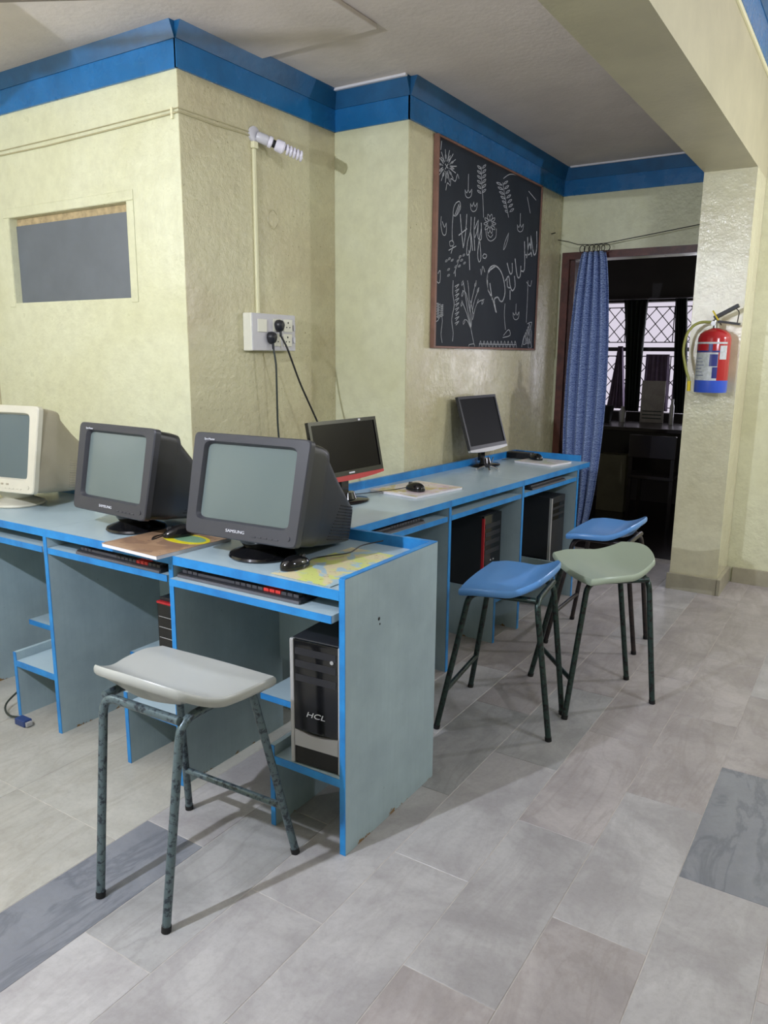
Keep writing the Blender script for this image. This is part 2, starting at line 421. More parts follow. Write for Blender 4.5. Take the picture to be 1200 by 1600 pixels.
# pillar, beam and the wall right of the pillar
pil = st(boxo('trim_1', (-1.03, 5.13, 0), (-.738, 5.72, 2.575), 'wall_gloss')); pil['label'] = 'cream glossy pillar carrying the fire extinguisher'
boxo('skirting', (-1.043, 5.105, 0), (-.735, 5.1295, .105), 'skirt', pil)
boxo('skirting', (-.7375, 5.105, 0), (-.715, 5.50, .105), 'skirt', pil)
beam = st(boxo('trim_2', (-1.03, -2.5, 2.575), (-.738, 5.72, 3.35), 'beam')); beam['label'] = 'long painted ceiling beam above the doorway pillar'
wr = st(boxo('wall_right', (-.7375, 5.52, 0), (3.0, 5.7, 3.35), 'wall'))
st(boxo('baseboard_right', (-.7, 5.50, 0), (2.9, 5.5195, .105), 'skirt'))
st(boxo('wall_side', (2.98, -2.6, 0), (3.1, 5.7, 3.4), 'wall'))
st(boxo('wall_front', (-4.2, -2.7, 0), (3.1, -2.58, 3.4), 'wall'))
st(boxo('wall_far_left', (-4.17, -2.6, 0), (-4.036, 2.6, 2.95), 'wall_old_shaded'))
# ceiling
ce = st(boxo('ceiling', (-4.2, -2.6, CZ), (-1.03, 5.75, CZ+.1), 'ceil'))
boxo('dropped_slab', (-4.1, -2.0, CZ-.022), (-1.912, 2.915, CZ-.001), 'ceil', ce, .004)
st(boxo('ceiling_right', (-.738, -2.6, 3.34), (3.1, 5.7, 3.44), 'ceil'))
# blue painted bands, vertical face and sloping cove: trim_n
zb, zm = 2.638, 2.745
def band(name, axis, a, b, off, sgn, par, z0=zb, z1=zm, zt=CZ, y_=None):
    o = .012*sgn; c = .05*sgn
    bm = bmesh.new(); prism(bm, [(off, z0), (off+o, z0), (off+o, z1), (off, z1)], a, b, axis)
    r = st(obj(name, bm, 'band'))
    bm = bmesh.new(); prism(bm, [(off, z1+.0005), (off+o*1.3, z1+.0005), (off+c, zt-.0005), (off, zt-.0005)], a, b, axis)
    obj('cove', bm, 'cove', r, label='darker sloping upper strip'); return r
band('trim_3', 'X', -4.03, -2.565, 2.43, -1, None)
band('trim_4', 'Y', 2.418, 3.519, -2.5735, 1, None)
band('trim_5', 'X', -2.5725, -2.105, 3.52, -1, None)
band('trim_6', 'Y', 3.508, 5.719, -2.1155, 1, None)
band('trim_7', 'X', -2.1145, -1.031, 5.72, -1, None)
band('trim_8', 'Y', -2.5, 5.51, -.7375, 1, None, 3.075, 3.24, 3.339)
# white cornice lines
for i, (a, b) in enumerate((((-2.572, 3.452, CZ-.012), (-2.10, 3.469, CZ-.0005)), ((-2.05, 5.655, CZ-.012), (-1.032, 5.669, CZ-.0005)))):
    st(boxo('trim_%d' % (9+i), a, b, 'paper'))
boxo('trim_11', (-.737, -2.4, 3.05), (-.728, 5.5, 3.074), 'pipe')['kind'] = 'structure'
# door frame
fr = st(boxo('door_1', (DX0-.055, 5.685, 0), (DX0, 5.7195, DZ+.05), 'wood_d')); fr['label'] = 'worn dark red wooden door frame'
boxo('lintel', (DX0+.0005, 5.685, DZ), (-1.032, 5.7195, DZ+.05), 'wood_d', fr)
boxo('inner_jamb', (DX0+.0005, 5.722, 0), (DX0+.035, 5.84, DZ-.001), 'wood_d', fr)

# ------------------------------------------------------------------ the dark room beyond
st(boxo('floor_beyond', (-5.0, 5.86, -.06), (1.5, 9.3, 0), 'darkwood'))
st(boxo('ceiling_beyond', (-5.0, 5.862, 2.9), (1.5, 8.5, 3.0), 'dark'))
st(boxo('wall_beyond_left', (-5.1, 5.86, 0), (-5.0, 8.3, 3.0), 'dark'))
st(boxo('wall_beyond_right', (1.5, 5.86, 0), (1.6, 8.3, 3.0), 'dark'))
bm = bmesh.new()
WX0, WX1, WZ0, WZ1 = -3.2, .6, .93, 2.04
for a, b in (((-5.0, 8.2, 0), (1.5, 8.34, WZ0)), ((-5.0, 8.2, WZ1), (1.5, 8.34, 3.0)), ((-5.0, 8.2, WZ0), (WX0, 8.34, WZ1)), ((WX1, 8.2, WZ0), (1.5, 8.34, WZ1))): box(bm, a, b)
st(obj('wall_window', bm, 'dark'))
win = st(boxo('window_1', (WX0, 8.22, 1.55), (WX1, 8.26, 1.59), 'grille')); win['label'] = 'barred window of the dark room beyond'
xs = [-3.2, -2.72, -2.24, -1.76, -1.28, -.80, -.32, .16, .6]
for x in xs: boxo('mullion', (x-.018, 8.215, WZ0+.001), (x+.018, 8.265, 1.549), 'winframe', win); boxo('mullion', (x-.018, 8.215, 1.591), (x+.018, 8.265, WZ1-.001), 'winframe', win)
for x0, x1 in zip(xs, xs[1:]):
    for z0, z1 in ((WZ0, 1.55), (1.59, WZ1)):
        bm = bmesh.new(); n = 5; W_, Hh = x1-x0-.04, z1-z0-.10; ox, oz = x0+.02, z0+.05
        s = .150
        k = -int(W_/s)-1
        while k*s < Hh+W_:
            # diagonals clipped to the pane
            for sg in (1, -1):
                c = k*s
                pts = []
                for u in (0, W_):
                    v = c+(u if sg > 0 else W_-u)*1.15-W_*.5
                    pts.append((u, v))
                (u0, v0), (u1, v1) = pts
                def clip(u0, v0, u1, v1):
                    t0, t1 = 0, 1; dv = v1-v0
                    for lim, sgn in ((0, 1), (Hh, -1)):
                        if abs(dv) < 1e-9: continue
                        t = (lim-v0)/dv
                        if sgn*dv > 0: t0 = max(t0, t)
                        else: t1 = min(t1, t)
                    return (t0, t1) if t1-t0 > .02 else None
                r = clip(u0, v0, u1, v1)
                if r:
                    a = (ox+u0+(u1-u0)*r[0], 8.24, oz+v0+(v1-v0)*r[0]); b = (ox+u0+(u1-u0)*r[1], 8.24, oz+v0+(v1-v0)*r[1])
                    tube(bm, [a, b], .0045, 4)
            k += 1
        for z in (oz, oz+Hh): tube(bm, [(x0+.018, 8.24, z), (x1-.018, 8.24, z)], .005, 4)
        tube(bm, [(x1-.06, 8.24, oz), (x1-.06, 8.24, oz+Hh)], .005, 4)
        obj('grille', bm, 'grille', win)
bm = bmesh.new(); box(bm, (WX0, 8.248, WZ0+.001), (WX1, 8.251, WZ1-.001))
gm = NT('frosted_pane'); gm.p.inputs['Transmission Weight'].default_value = 1; gm.p.inputs['Roughness'].default_value = .0; gm.p.inputs['IOR'].default_value = 1.02; gm.p.inputs['Base Color'].default_value = (.95, .9, .97, 1)
M['pane'] = gm.m
def drape(name, x0, x1, x2, x3, zt, zb_, y, m, label, n=28, waist=None):
    """gathered cloth: top from x0..x1, foot from x2..x3"""
    bm = bmesh.new(); rows = []
    for j in range(25):
        t = j/24; a = x0+(x2-x0)*t; b = x1+(x3-x1)*t
        if waist: 
            k = waist*math.sin(math.pi*min(1, t*1.1)); a += k*.5; b -= k*.5
        rows.append([bm.verts.new((a+(b-a)*i/n, y+.018*math.sin(i*2*math.pi/(n/5)+.6*math.sin(3*t)), zt+(zb_-zt)*t)) for i in range(n+1)])
    for r0, r1 in zip(rows, rows[1:]):
        for i in range(n): bm.faces.new((r0[i], r0[i+1], r1[i+1], r1[i]))
    o = obj(name, bm, m, None, True); md = o.modifiers.new('s', 'SOLIDIFY'); md.thickness = .004
    tag(o, label, 'curtain'); return o
drape('window_drape', -2.30, -2.06, -2.22, -2.08, 2.06, .94, 8.13, 'drape', 'dark green gathered curtain between the barred windows, left one', waist=.02)
drape('window_drape', -1.80, -1.69, -1.74, -1.60, 2.06, .94, 8.13, 'drape', 'dark green gathered curtain at the barred window, next to the pillar edge')
drape('window_drape', -2.34, -2.29, -2.42, -2.23, 1.60, .96, 8.16, 'drape_l', 'pale lavender cloth hanging at the left barred window', n=16)
drape('window_cloth', -2.05, -1.82, -2.06, -1.80, 1.52, .95, 8.17, 'drape_l', 'dull pinkish cloth hung across the lower middle barred window', n=16)
rr_ = boxo('curtain_rail', (WX0, 8.10, 2.062), (WX1, 8.199, 2.075), 'grille'); tag(rr_, 'dark rail over the barred window in the room beyond', 'rail')
t = thing('dark_table', 'dark wooden table under the barred window beyond the doorway', 'table', (-2.05, 7.75, 0))
boxo('tabletop', (-1.3, -.38, .80), (1.3, .38, .84), 'darkwood', t, .006)
for sx in (-1.2, 1.2):
    for sy in (-.3, .3): boxo('leg', (sx-.03, sy-.03, 0), (sx+.03, sy+.03, .7995), 'darkwood', t)
boxo('front_panel', (-1.15, .22, .35), (1.15, .25, .7995), 'darkwood', t)
bm = bmesh.new(); lathe(bm, [(.055, .841), (.075, .95), (.085, 1.0), (.078, 1.0), (.06, .86)], 20, (-2.36, 7.95, 0)); tag(obj('flower_pot', bm, 'black', None, True), 'black pot on the dark table in the room beyond', 'pot')
bm = bmesh.new(); lathe(bm, [(.03, .841), (.034, .95), (.02, .97), (.018, 1.0), (.012, 1.0)], 16, (-2.18, 7.92, 0)); tag(obj('bottle', bm, 'silver', None, True), 'small pale bottle beside the black pot in the room beyond', 'bottle')
bm = bmesh.new(); lathe(bm, [(.022, .841), (.022, 1.02), (.012, 1.05), (.012, 1.09)], 16, (-1.70, 7.92, 0)); tag(obj('bottle', bm, 'silver', None, True), 'slim grey bottle at the right end of the dark table beyond', 'bottle')
b = boxo('notice_card', (-2.03, 8.02, .842), (-1.80, 8.03, 1.26), 'mar_pink', None); tag(b, 'pinkish printed card propped in the lower barred window', 'card')
for i in range(3): boxo('printed_line', (-2.01, 8.0185, .88+i*.035), (-1.82, 8.0198, .89+i*.035), 'leg_d', b)
b = boxo('carton', (-2.25, 7.45, .0), (-1.98, 7.62, .56), 'kraft', None, .004); tag(b, 'dull olive carton standing under the dark table beyond', 'box')
boxo('flap', (-2.245, 7.444, .40), (-1.985, 7.4495, .56), 'paper' if False else 'kraft', b)
b = thing('dark_chair', 'dark chair seen faintly in front of the table beyond the doorway', 'chair', (-1.62, 7.1, 0))
boxo('seat', (-.2, -.2, .43), (.2, .2, .46), 'darkwood', b, .004); boxo('backrest', (-.2, -.2, .62), (.2, -.18, .82), 'darkwood', b, .004)
for sx in (-.18, .18):
    for sy in (-.18, .18): boxo('leg', (sx-.015, sy-.015, 0), (sx+.015, sy+.015, .4295 if sy > 0 else .4295), 'darkwood', b)
    boxo('back_post', (sx-.015, -.199, .4605), (sx+.015, -.181, .6195), 'darkwood', b)

# ------------------------------------------------------------------ doorway curtain on its wire
cu = thing('door_curtain', 'blue patterned curtain gathered at the left of the doorway', 'curtain', (-1.83, 5.62, 0))
bm = bmesh.new(); rows = []; uvl = bm.loops.layers.uv.new('UVMap'); n = 60
for j in range(41):
    t = j/40; wd = .17+.15*math.sin(math.pi*min(1, t*1.02))**.7; cx = .0+.01*math.sin(2.4*t)-.02*t
    rows.append([bm.verts.new((cx+wd*(i/n-.5), (.035-.01*t)*math.sin(i/n*math.pi*2*4.5+.5*math.sin(4*t)), 2.225+(.22-2.225)*t)) for i in range(n+1)])
for j in range(40):
    for i in range(n):
        f = bm.faces.new((rows[j][i], rows[j][i+1], rows[j+1][i+1], rows[j+1][i]))
        for l, (u, v) in zip(f.loops, ((i, j), (i+1, j), (i+1, j+1), (i, j+1))): l[uvl].uv = (u/n*.7, v/40*2)
cl = obj('cloth', bm, 'curtain', cu, True); md = cl.modifiers.new('s', 'SOLIDIFY'); md.thickness = .004
for i in range(6):
    bm = bmesh.new(); c = Vector((-.085+i*.034, .0, 2.248)); N = 14
    tube(bm, [c+Vector((.004*i*math.cos(2*math.pi*k/N)*.6+.019*math.cos(2*math.pi*k/N), .004*math.sin(i), .026*math.sin(2*math.pi*k/N))) for k in range(N+1)], .0028, 6, caps=False)
    obj('ring', bm, 'steel', cu, True)
cw = tubeo('curtain_wire', [(-2.115, 5.66, 2.33), (-2.03, 5.64, 2.31), (-1.95, 5.62, 2.283), (-1.85, 5.62, 2.276), (-1.74, 5.62, 2.28), (-1.55, 5.63, 2.305), (-1.032, 5.64, 2.372)], .0032, 'steel', seg=6)
tag(cw, 'thin dark wire strung above the doorway holding the curtain rings', 'wire')
tag(tubeo('nail', [(-2.1155, 5.52, 2.355), (-2.085, 5.52, 2.36)], .004, 'steel', seg=6), 'small nail in the wall left of the doorway', 'nail')

# ------------------------------------------------------------------ chalkboard with drawings
cb = thing('chalkboard', 'black chalkboard with white chalk drawings hanging on the side wall', 'chalkboard', (-2.116, 4.515, 1.535))
BY0, BY1, BH = -.745, .745, 1.095
boxo('board', (.004, BY0+.02, .012), (.018, BY1-.015, BH-.012), 'slate', cb)
boxo('frame_side', (.001, BY0, 0), (.028, BY0+.0195, BH), 'wood', cb, .002); boxo('frame_side', (.001, BY1-.0145, 0), (.026, BY1, BH), 'wood', cb, .002)
boxo('frame_rail', (.001, BY0+.02, 0), (.026, BY1-.015, .0115), 'wood', cb, .002); boxo('frame_rail', (.001, BY0+.02, BH-.0115), (.026, BY1-.015, BH), 'wood', cb, .002)
CHALK = {'L':[[(4.059,2.271),(4.076,2.197),(4.106,2.099)],[(4.139,2.283),(4.131,2.189),(4.111,2.108)],[(4.048,2.159),(4.144,2.206)],[(4.195,2.276),(4.191,2.196),(4.158,2.137),(4.154,2.065),(4.198,2.094),(4.197,2.197)],[(4.197,2.197),(4.226,2.097)],[(4.241,2.282),(4.238,2.202),(4.255,2.1)],[(4.246,2.219),(4.29,2.273),(4.276,2.207),(4.25,2.172)],[(4.18,2.092),(4.197,1.986)],[(4.291,2.257),(4.293,2.177),(4.337,2.175),(4.33,2.263)],[(4.332,2.231),(4.308,2.163),(4.295,2.08),(4.317,2.042),(4.341,2.069),(4.318,2.156)],[(4.364,2.079),(4.383,2.094),(4.42,2.09),(4.401,2.071),(4.369,2.072)]],'D':[[(4.578,1.768),(4.528,1.84),(4.461,1.887),(4.435,1.953),(4.461,2.014),(4.532,2.042),(4.619,2.024),(4.68,1.973),(4.71,1.895),(4.681,1.84),(4.637,1.837),(4.602,1.857),(4.55,1.837),(4.589,1.764)],[(4.518,1.839),(4.478,1.931)],[(4.457,1.886),(4.443,1.987),(4.553,2.04)],[(4.71,1.966),(4.757,1.997),(4.785,1.945),(4.823,1.912),(4.867,1.943),(4.849,2.005)],[(4.735,1.986),(4.745,1.933),(4.787,1.928)],[(4.789,1.91),(4.794,1.856)],[(4.726,2.074),(4.777,2.016),(4.811,2.028),(4.805,2.081)],[(4.849,2.113),(4.896,2.009),(4.944,2.013),(4.949,2.077)],[(4.952,2.05),(5.012,2.065),(4.992,2.237)],[(5.001,2.156),(5.054,2.171),(5.042,2.27)],[(5.063,2.162),(5.111,2.186),(5.098,2.286),(5.164,2.173),(5.211,2.216),(5.197,2.327)],[(5.04,2.141),(5.079,2.238),(5.127,2.16)]],'F1':[[(3.922,2.498),(3.997,2.512)],[(3.919,2.487),(3.989,2.476)],[(3.909,2.476),(3.962,2.443)],[(3.895,2.468),(3.921,2.418)],[(3.878,2.464),(3.874,2.406)],[(3.862,2.464),(3.828,2.408)],[(3.849,2.469),(3.793,2.425)],[(3.842,2.477),(3.773,2.452)],[(3.842,2.487),(3.772,2.486)],[(3.848,2.498),(3.789,2.52)],[(3.86,2.507),(3.822,2.549)],[(3.876,2.514),(3.865,2.569)],[(3.892,2.516),(3.912,2.575)],[(3.907,2.514),(3.955,2.566)],[(3.918,2.507),(3.985,2.544)],[(3.93,2.492),(3.947,2.489),(3.971,2.494),(3.952,2.497),(3.93,2.492)],[(3.915,2.472),(3.922,2.461),(3.944,2.456),(3.937,2.467),(3.915,2.472)],[(3.888,2.459),(3.883,2.443),(3.894,2.431),(3.899,2.447),(3.888,2.459)],[(3.858,2.457),(3.841,2.443),(3.84,2.429),(3.857,2.443),(3.858,2.457)],[(3.838,2.468),(3.815,2.461),(3.802,2.45),(3.825,2.457),(3.838,2.468)],[(3.834,2.487),(3.816,2.49),(3.795,2.486),(3.812,2.483),(3.834,2.487)],[(3.848,2.507),(3.841,2.518),(3.82,2.523),(3.827,2.512),(3.848,2.507)],[(3.874,2.521),(3.88,2.536),(3.869,2.548),(3.864,2.533),(3.874,2.521)],[(3.904,2.522),(3.921,2.537),(3.923,2.551),(3.906,2.537),(3.904,2.522)],[(3.925,2.512),(3.949,2.519),(3.962,2.531),(3.939,2.523),(3.925,2.512)],[(3.868,2.498),(3.901,2.483)],[(3.9,2.504),(3.869,2.473)],[(3.882,2.37),(3.897,2.409),(3.931,2.401),(3.937,2.438),(3.988,2.433),(4.011,2.474),(4.03,2.455)],[(3.822,2.602),(3.816,2.559)]],'F2':[[(4.109,2.409),(4.118,2.38),(4.151,2.374),(4.187,2.391),(4.193,2.427),(4.167,2.404),(4.148,2.417),(4.131,2.397),(4.109,2.409)],[(4.148,2.417),(4.146,2.499)],[(4.181,2.348),(4.19,2.318),(4.224,2.311),(4.261,2.329),(4.268,2.365),(4.241,2.341),(4.221,2.356),(4.204,2.336),(4.181,2.348)],[(4.221,2.356),(4.224,2.362)],[(4.861,2.326),(4.873,2.295),(4.913,2.289),(4.954,2.306),(4.961,2.343),(4.931,2.319),(4.908,2.334),(4.888,2.313),(4.861,2.326)],[(4.908,2.334),(4.905,2.402)],[(4.85,1.775),(4.862,1.742),(4.902,1.731),(4.945,1.746),(4.951,1.784),(4.921,1.761),(4.897,1.779),(4.878,1.76),(4.85,1.775)],[(4.897,1.779),(4.896,1.833)]],'F3':[[(4.306,2.568),(4.323,2.469),(4.343,2.393),(4.358,2.299)],[(4.322,2.563),(4.352,2.576),(4.366,2.592),(4.335,2.579),(4.322,2.563)],[(4.307,2.557),(4.289,2.566),(4.256,2.565),(4.274,2.556),(4.307,2.557)],[(4.324,2.537),(4.355,2.55),(4.368,2.566),(4.337,2.553),(4.324,2.537)],[(4.309,2.53),(4.291,2.539),(4.258,2.539),(4.276,2.53),(4.309,2.53)],[(4.326,2.511),(4.357,2.523),(4.37,2.539),(4.339,2.527),(4.326,2.511)],[(4.311,2.504),(4.293,2.513),(4.26,2.513),(4.278,2.504),(4.311,2.504)],[(4.328,2.484),(4.359,2.497),(4.373,2.513),(4.341,2.5),(4.328,2.484)],[(4.313,2.478),(4.295,2.487),(4.262,2.487),(4.28,2.477),(4.313,2.478)],[(4.33,2.458),(4.361,2.47),(4.375,2.486),(4.344,2.474),(4.33,2.458)],[(4.315,2.451),(4.297,2.461),(4.264,2.461),(4.282,2.451),(4.315,2.451)],[(4.332,2.431),(4.363,2.444),(4.377,2.459),(4.346,2.447),(4.332,2.431)],[(4.317,2.425),(4.299,2.434),(4.266,2.434),(4.284,2.425),(4.317,2.425)]],'F4':[[(4.614,2.537),(4.654,2.46),(4.72,2.351)],[(4.627,2.531),(4.665,2.543),(4.686,2.559),(4.648,2.547),(4.627,2.531)],[(4.602,2.521),(4.567,2.527),(4.522,2.522),(4.557,2.516),(4.602,2.521)],[(4.645,2.507),(4.683,2.519),(4.704,2.536),(4.666,2.524),(4.645,2.507)],[(4.62,2.498),(4.588,2.504),(4.545,2.5),(4.577,2.493),(4.62,2.498)],[(4.663,2.483),(4.701,2.495),(4.722,2.512),(4.684,2.5),(4.663,2.483)],[(4.637,2.474),(4.608,2.481),(4.568,2.477),(4.597,2.47),(4.637,2.474)],[(4.68,2.459),(4.719,2.471),(4.74,2.488),(4.702,2.476),(4.68,2.459)],[(4.655,2.45),(4.629,2.458),(4.592,2.455),(4.617,2.447),(4.655,2.45)],[(4.698,2.435),(4.737,2.446),(4.758,2.463),(4.72,2.452),(4.698,2.435)],[(4.673,2.426),(4.651,2.434),(4.615,2.432),(4.637,2.424),(4.673,2.426)],[(4.716,2.411),(4.755,2.422),(4.777,2.439),(4.738,2.427),(4.716,2.411)],[(4.691,2.401),(4.673,2.41),(4.639,2.409),(4.657,2.4),(4.691,2.401)],[(4.735,2.386),(4.774,2.397),(4.796,2.414),(4.756,2.403),(4.735,2.386)],[(4.709,2.377),(4.694,2.386),(4.664,2.385),(4.678,2.376),(4.709,2.377)],[(4.622,2.563),(4.717,2.605),(4.852,2.622)],[(5.007,2.518),(5.068,2.428)],[(5.027,2.557),(5.158,2.524)]],'F5':[[(4.477,2.279),(4.507,2.276),(4.535,2.287),(4.505,2.29),(4.477,2.279)],[(4.473,2.269),(4.483,2.253),(4.521,2.251),(4.511,2.266),(4.473,2.269)],[(4.459,2.261),(4.452,2.239),(4.48,2.224),(4.487,2.246),(4.459,2.261)],[(4.441,2.258),(4.416,2.237),(4.427,2.217),(4.452,2.239),(4.441,2.258)],[(4.427,2.262),(4.391,2.25),(4.384,2.233),(4.42,2.245),(4.427,2.262)],[(4.421,2.271),(4.392,2.275),(4.365,2.264),(4.393,2.26),(4.421,2.271)],[(4.425,2.282),(4.415,2.297),(4.378,2.299),(4.388,2.284),(4.425,2.282)],[(4.439,2.289),(4.446,2.311),(4.418,2.325),(4.411,2.304),(4.439,2.289)],[(4.456,2.292),(4.482,2.314),(4.47,2.333),(4.445,2.311),(4.456,2.292)],[(4.471,2.288),(4.508,2.301),(4.515,2.318),(4.478,2.306),(4.471,2.288)],[(4.391,2.239),(4.415,2.192),(4.467,2.178),(4.538,2.208),(4.544,2.259)],[(4.424,2.21),(4.466,2.199),(4.495,2.219)]],'F6':[[(4.003,2.323),(4.046,2.338),(4.057,2.302),(4.007,2.256),(3.973,2.259),(3.979,2.297),(4.003,2.323)],[(3.99,2.254),(4.038,2.321)],[(4.007,2.256),(4.051,2.316)],[(3.973,2.259),(3.965,2.182),(3.972,2.115)],[(3.938,2.111),(3.972,2.122),(3.99,2.102),(3.948,2.089),(3.938,2.111)],[(3.932,2.065),(4.017,2.097)],[(3.959,2.052),(3.99,2.109)],[(3.836,2.228),(3.835,2.18),(3.861,2.139),(3.894,2.147),(3.896,2.203),(3.876,2.178),(3.85,2.204)],[(3.788,1.967),(3.8,1.893),(3.836,1.888),(3.838,1.949),(3.814,1.932)]],'F7':[[(3.894,2.0),(3.912,2.004),(3.92,2.013),(3.901,2.009),(3.894,2.0)],[(3.927,2.014),(3.946,2.019),(3.953,2.028),(3.934,2.023),(3.927,2.014)],[(3.961,2.01),(3.98,2.015),(3.988,2.024),(3.969,2.019),(3.961,2.01)],[(3.921,1.957),(3.94,1.961),(3.948,1.97),(3.929,1.966),(3.921,1.957)],[(3.923,1.926),(3.942,1.93),(3.949,1.939),(3.93,1.935),(3.923,1.926)],[(4.056,2.039),(4.076,2.044),(4.083,2.053),(4.063,2.048),(4.056,2.039)],[(4.1,2.052),(4.12,2.056),(4.128,2.066),(4.108,2.061),(4.1,2.052)],[(4.031,2.013),(4.05,2.018),(4.058,2.027),(4.038,2.022),(4.031,2.013)],[(4.075,2.022),(4.095,2.026),(4.103,2.035),(4.082,2.031),(4.075,2.022)],[(4.112,2.01),(4.132,2.014),(4.14,2.023),(4.12,2.019),(4.112,2.01)],[(4.006,1.98),(4.026,1.984),(4.034,1.993),(4.014,1.989),(4.006,1.98)],[(4.05,1.988),(4.07,1.992),(4.078,2.001),(4.058,1.997),(4.05,1.988)],[(3.999,1.948),(4.032,1.99),(4.064,2.04)],[(3.993,1.909),(3.992,1.838),(4.013,1.776),(3.987,1.696),(4.009,1.624),(4.003,1.576)],[(4.018,1.934),(4.016,1.965)],[(4.017,1.879),(4.065,1.895),(4.03,1.871)],[(4.019,1.854),(4.066,1.869),(4.032,1.846)],[(4.02,1.829),(4.068,1.844),(4.033,1.82)],[(4.022,1.804),(4.069,1.819),(4.035,1.795)],[(4.023,1.778),(4.071,1.793),(4.036,1.77)],[(4.025,1.753),(4.072,1.767),(4.038,1.744)],[(4.026,1.728),(4.074,1.742),(4.039,1.719)],[(4.028,1.702),(4.076,1.716),(4.041,1.693)],[(4.029,1.676),(4.077,1.69),(4.042,1.667)]],'F8':[[(4.296,1.539),(4.239,1.647),(4.173,1.785),(4.117,1.919)],[(4.239,1.647),(4.221,1.771),(4.287,1.932)],[(4.238,1.664),(4.258,1.79),(4.329,1.894)],[(4.255,1.706),(4.306,1.801),(4.404,1.832)],[(4.239,1.647),(4.176,1.736),(4.106,1.806)],[(4.239,1.647),(4.188,1.695),(4.15,1.702)],[(4.223,1.738),(4.159,1.849),(4.112,1.862)],[(4.211,1.771),(4.189,1.876),(4.173,1.923)],[(4.279,1.766),(4.324,1.827)],[(4.262,1.74),(4.218,1.812)],[(4.117,1.919),(4.1,1.905),(4.101,1.89),(4.118,1.904),(4.117,1.919)],[(4.287,1.924),(4.269,1.91),(4.27,1.895),(4.288,1.909),(4.287,1.924)],[(4.323,1.894),(4.305,1.879),(4.305,1.864),(4.324,1.878),(4.323,1.894)],[(4.394,1.831),(4.375,1.817),(4.376,1.801),(4.395,1.816),(4.394,1.831)],[(4.116,1.802),(4.099,1.789),(4.099,1.774),(4.116,1.787),(4.116,1.802)],[(4.15,1.702),(4.133,1.689),(4.133,1.674),(4.151,1.687),(4.15,1.702)],[(4.121,1.859),(4.104,1.845),(4.105,1.83),(4.122,1.844),(4.121,1.859)]],'F9':[[(3.846,1.775),(3.86,1.729),(3.876,1.683),(3.863,1.613),(3.879,1.566)],[(3.842,1.767),(3.827,1.774),(3.805,1.774),(3.82,1.767),(3.842,1.767)],[(3.847,1.759),(3.869,1.762),(3.882,1.771),(3.86,1.768),(3.847,1.759)],[(3.843,1.753),(3.828,1.76),(3.806,1.76),(3.82,1.753),(3.843,1.753)],[(3.848,1.749),(3.869,1.751),(3.882,1.76),(3.861,1.757),(3.848,1.749)],[(3.843,1.739),(3.829,1.746),(3.807,1.746),(3.821,1.739),(3.843,1.739)],[(3.848,1.738),(3.87,1.74),(3.883,1.749),(3.861,1.746),(3.848,1.738)],[(3.844,1.725),(3.829,1.733),(3.807,1.733),(3.822,1.725),(3.844,1.725)],[(3.849,1.727),(3.87,1.729),(3.883,1.738),(3.862,1.736),(3.849,1.727)],[(3.845,1.711),(3.83,1.719),(3.808,1.719),(3.822,1.712),(3.845,1.711)],[(3.849,1.716),(3.871,1.719),(3.884,1.727),(3.862,1.725),(3.849,1.716)],[(3.845,1.698),(3.831,1.705),(3.809,1.705),(3.823,1.698),(3.845,1.698)],[(3.85,1.705),(3.871,1.708),(3.885,1.716),(3.863,1.714),(3.85,1.705)],[(3.786,1.672),(3.826,1.685),(3.849,1.713)]],'F10':[[(4.73,2.258),(4.68,2.199),(4.662,2.15),(4.693,2.175),(4.722,2.222),(4.73,2.258)],[(4.34,2.003),(4.353,1.971),(4.369,2.022),(4.401,1.992)],[(4.717,1.824),(4.713,1.752),(4.74,1.662)],[(4.714,1.625),(4.791,1.664),(4.818,1.628),(4.704,1.611)],[(5.083,1.996),(5.086,1.864),(5.083,1.721)],[(5.059,1.985),(5.126,1.962),(5.147,2.001)]],'F11':[[(4.356,1.544),(4.373,1.583),(4.396,1.544),(4.405,1.544),(4.422,1.584),(4.446,1.545),(4.454,1.545),(4.472,1.584),(4.496,1.545),(4.505,1.545),(4.523,1.585),(4.548,1.546),(4.556,1.546),(4.575,1.586),(4.6,1.546),(4.609,1.546),(4.627,1.587),(4.653,1.547),(4.662,1.547),(4.681,1.588),(4.707,1.548),(4.717,1.548),(4.735,1.589),(4.763,1.548),(4.772,1.548),(4.791,1.59),(4.819,1.549),(4.828,1.549),(4.848,1.591),(4.876,1.549),(4.886,1.55),(4.905,1.592),(4.934,1.55)],[(4.217,1.559),(4.284,1.564),(4.286,1.543),(4.218,1.542),(4.217,1.559)],[(4.354,1.565),(4.92,1.569)],[(5.021,1.556),(5.062,1.634),(5.107,1.586),(5.044,1.575),(5.081,1.653),(5.125,1.604),(5.079,1.576),(5.099,1.673),(5.144,1.622),(5.116,1.577),(5.117,1.693),(5.163,1.64),(5.152,1.577),(5.135,1.713),(5.182,1.658),(5.189,1.578)],[(5.142,1.616),(5.202,1.558),(5.137,1.552),(5.142,1.616)],[(5.104,1.712),(5.181,1.725),(5.161,1.675)]]}
def crom(s):
    """soften a chalk stroke with a Catmull-Rom curve"""
    if len(s) < 3: return list(zip(s, s[1:]))
    p = [s[0]]+list(s)+[s[-1]]; o = [s[0]]
    for i in range(1, len(p)-2):
        for k in (1, 2, 3):
            t = k/3; q = []
            for c in (0, 1):
                a, b, d, e = p[i-1][c], p[i][c], p[i+1][c], p[i+2][c]
                q.append(.5*((2*b)+(d-a)*t+(2*a-5*b+4*d-e)*t*t+(-a+3*b-3*d+e)*t**3))
            o.append(tuple(q))
    return list(zip(o, o[1:]))
NM = {'L': 'chalk_lettering', 'D': 'chalk_lettering'}
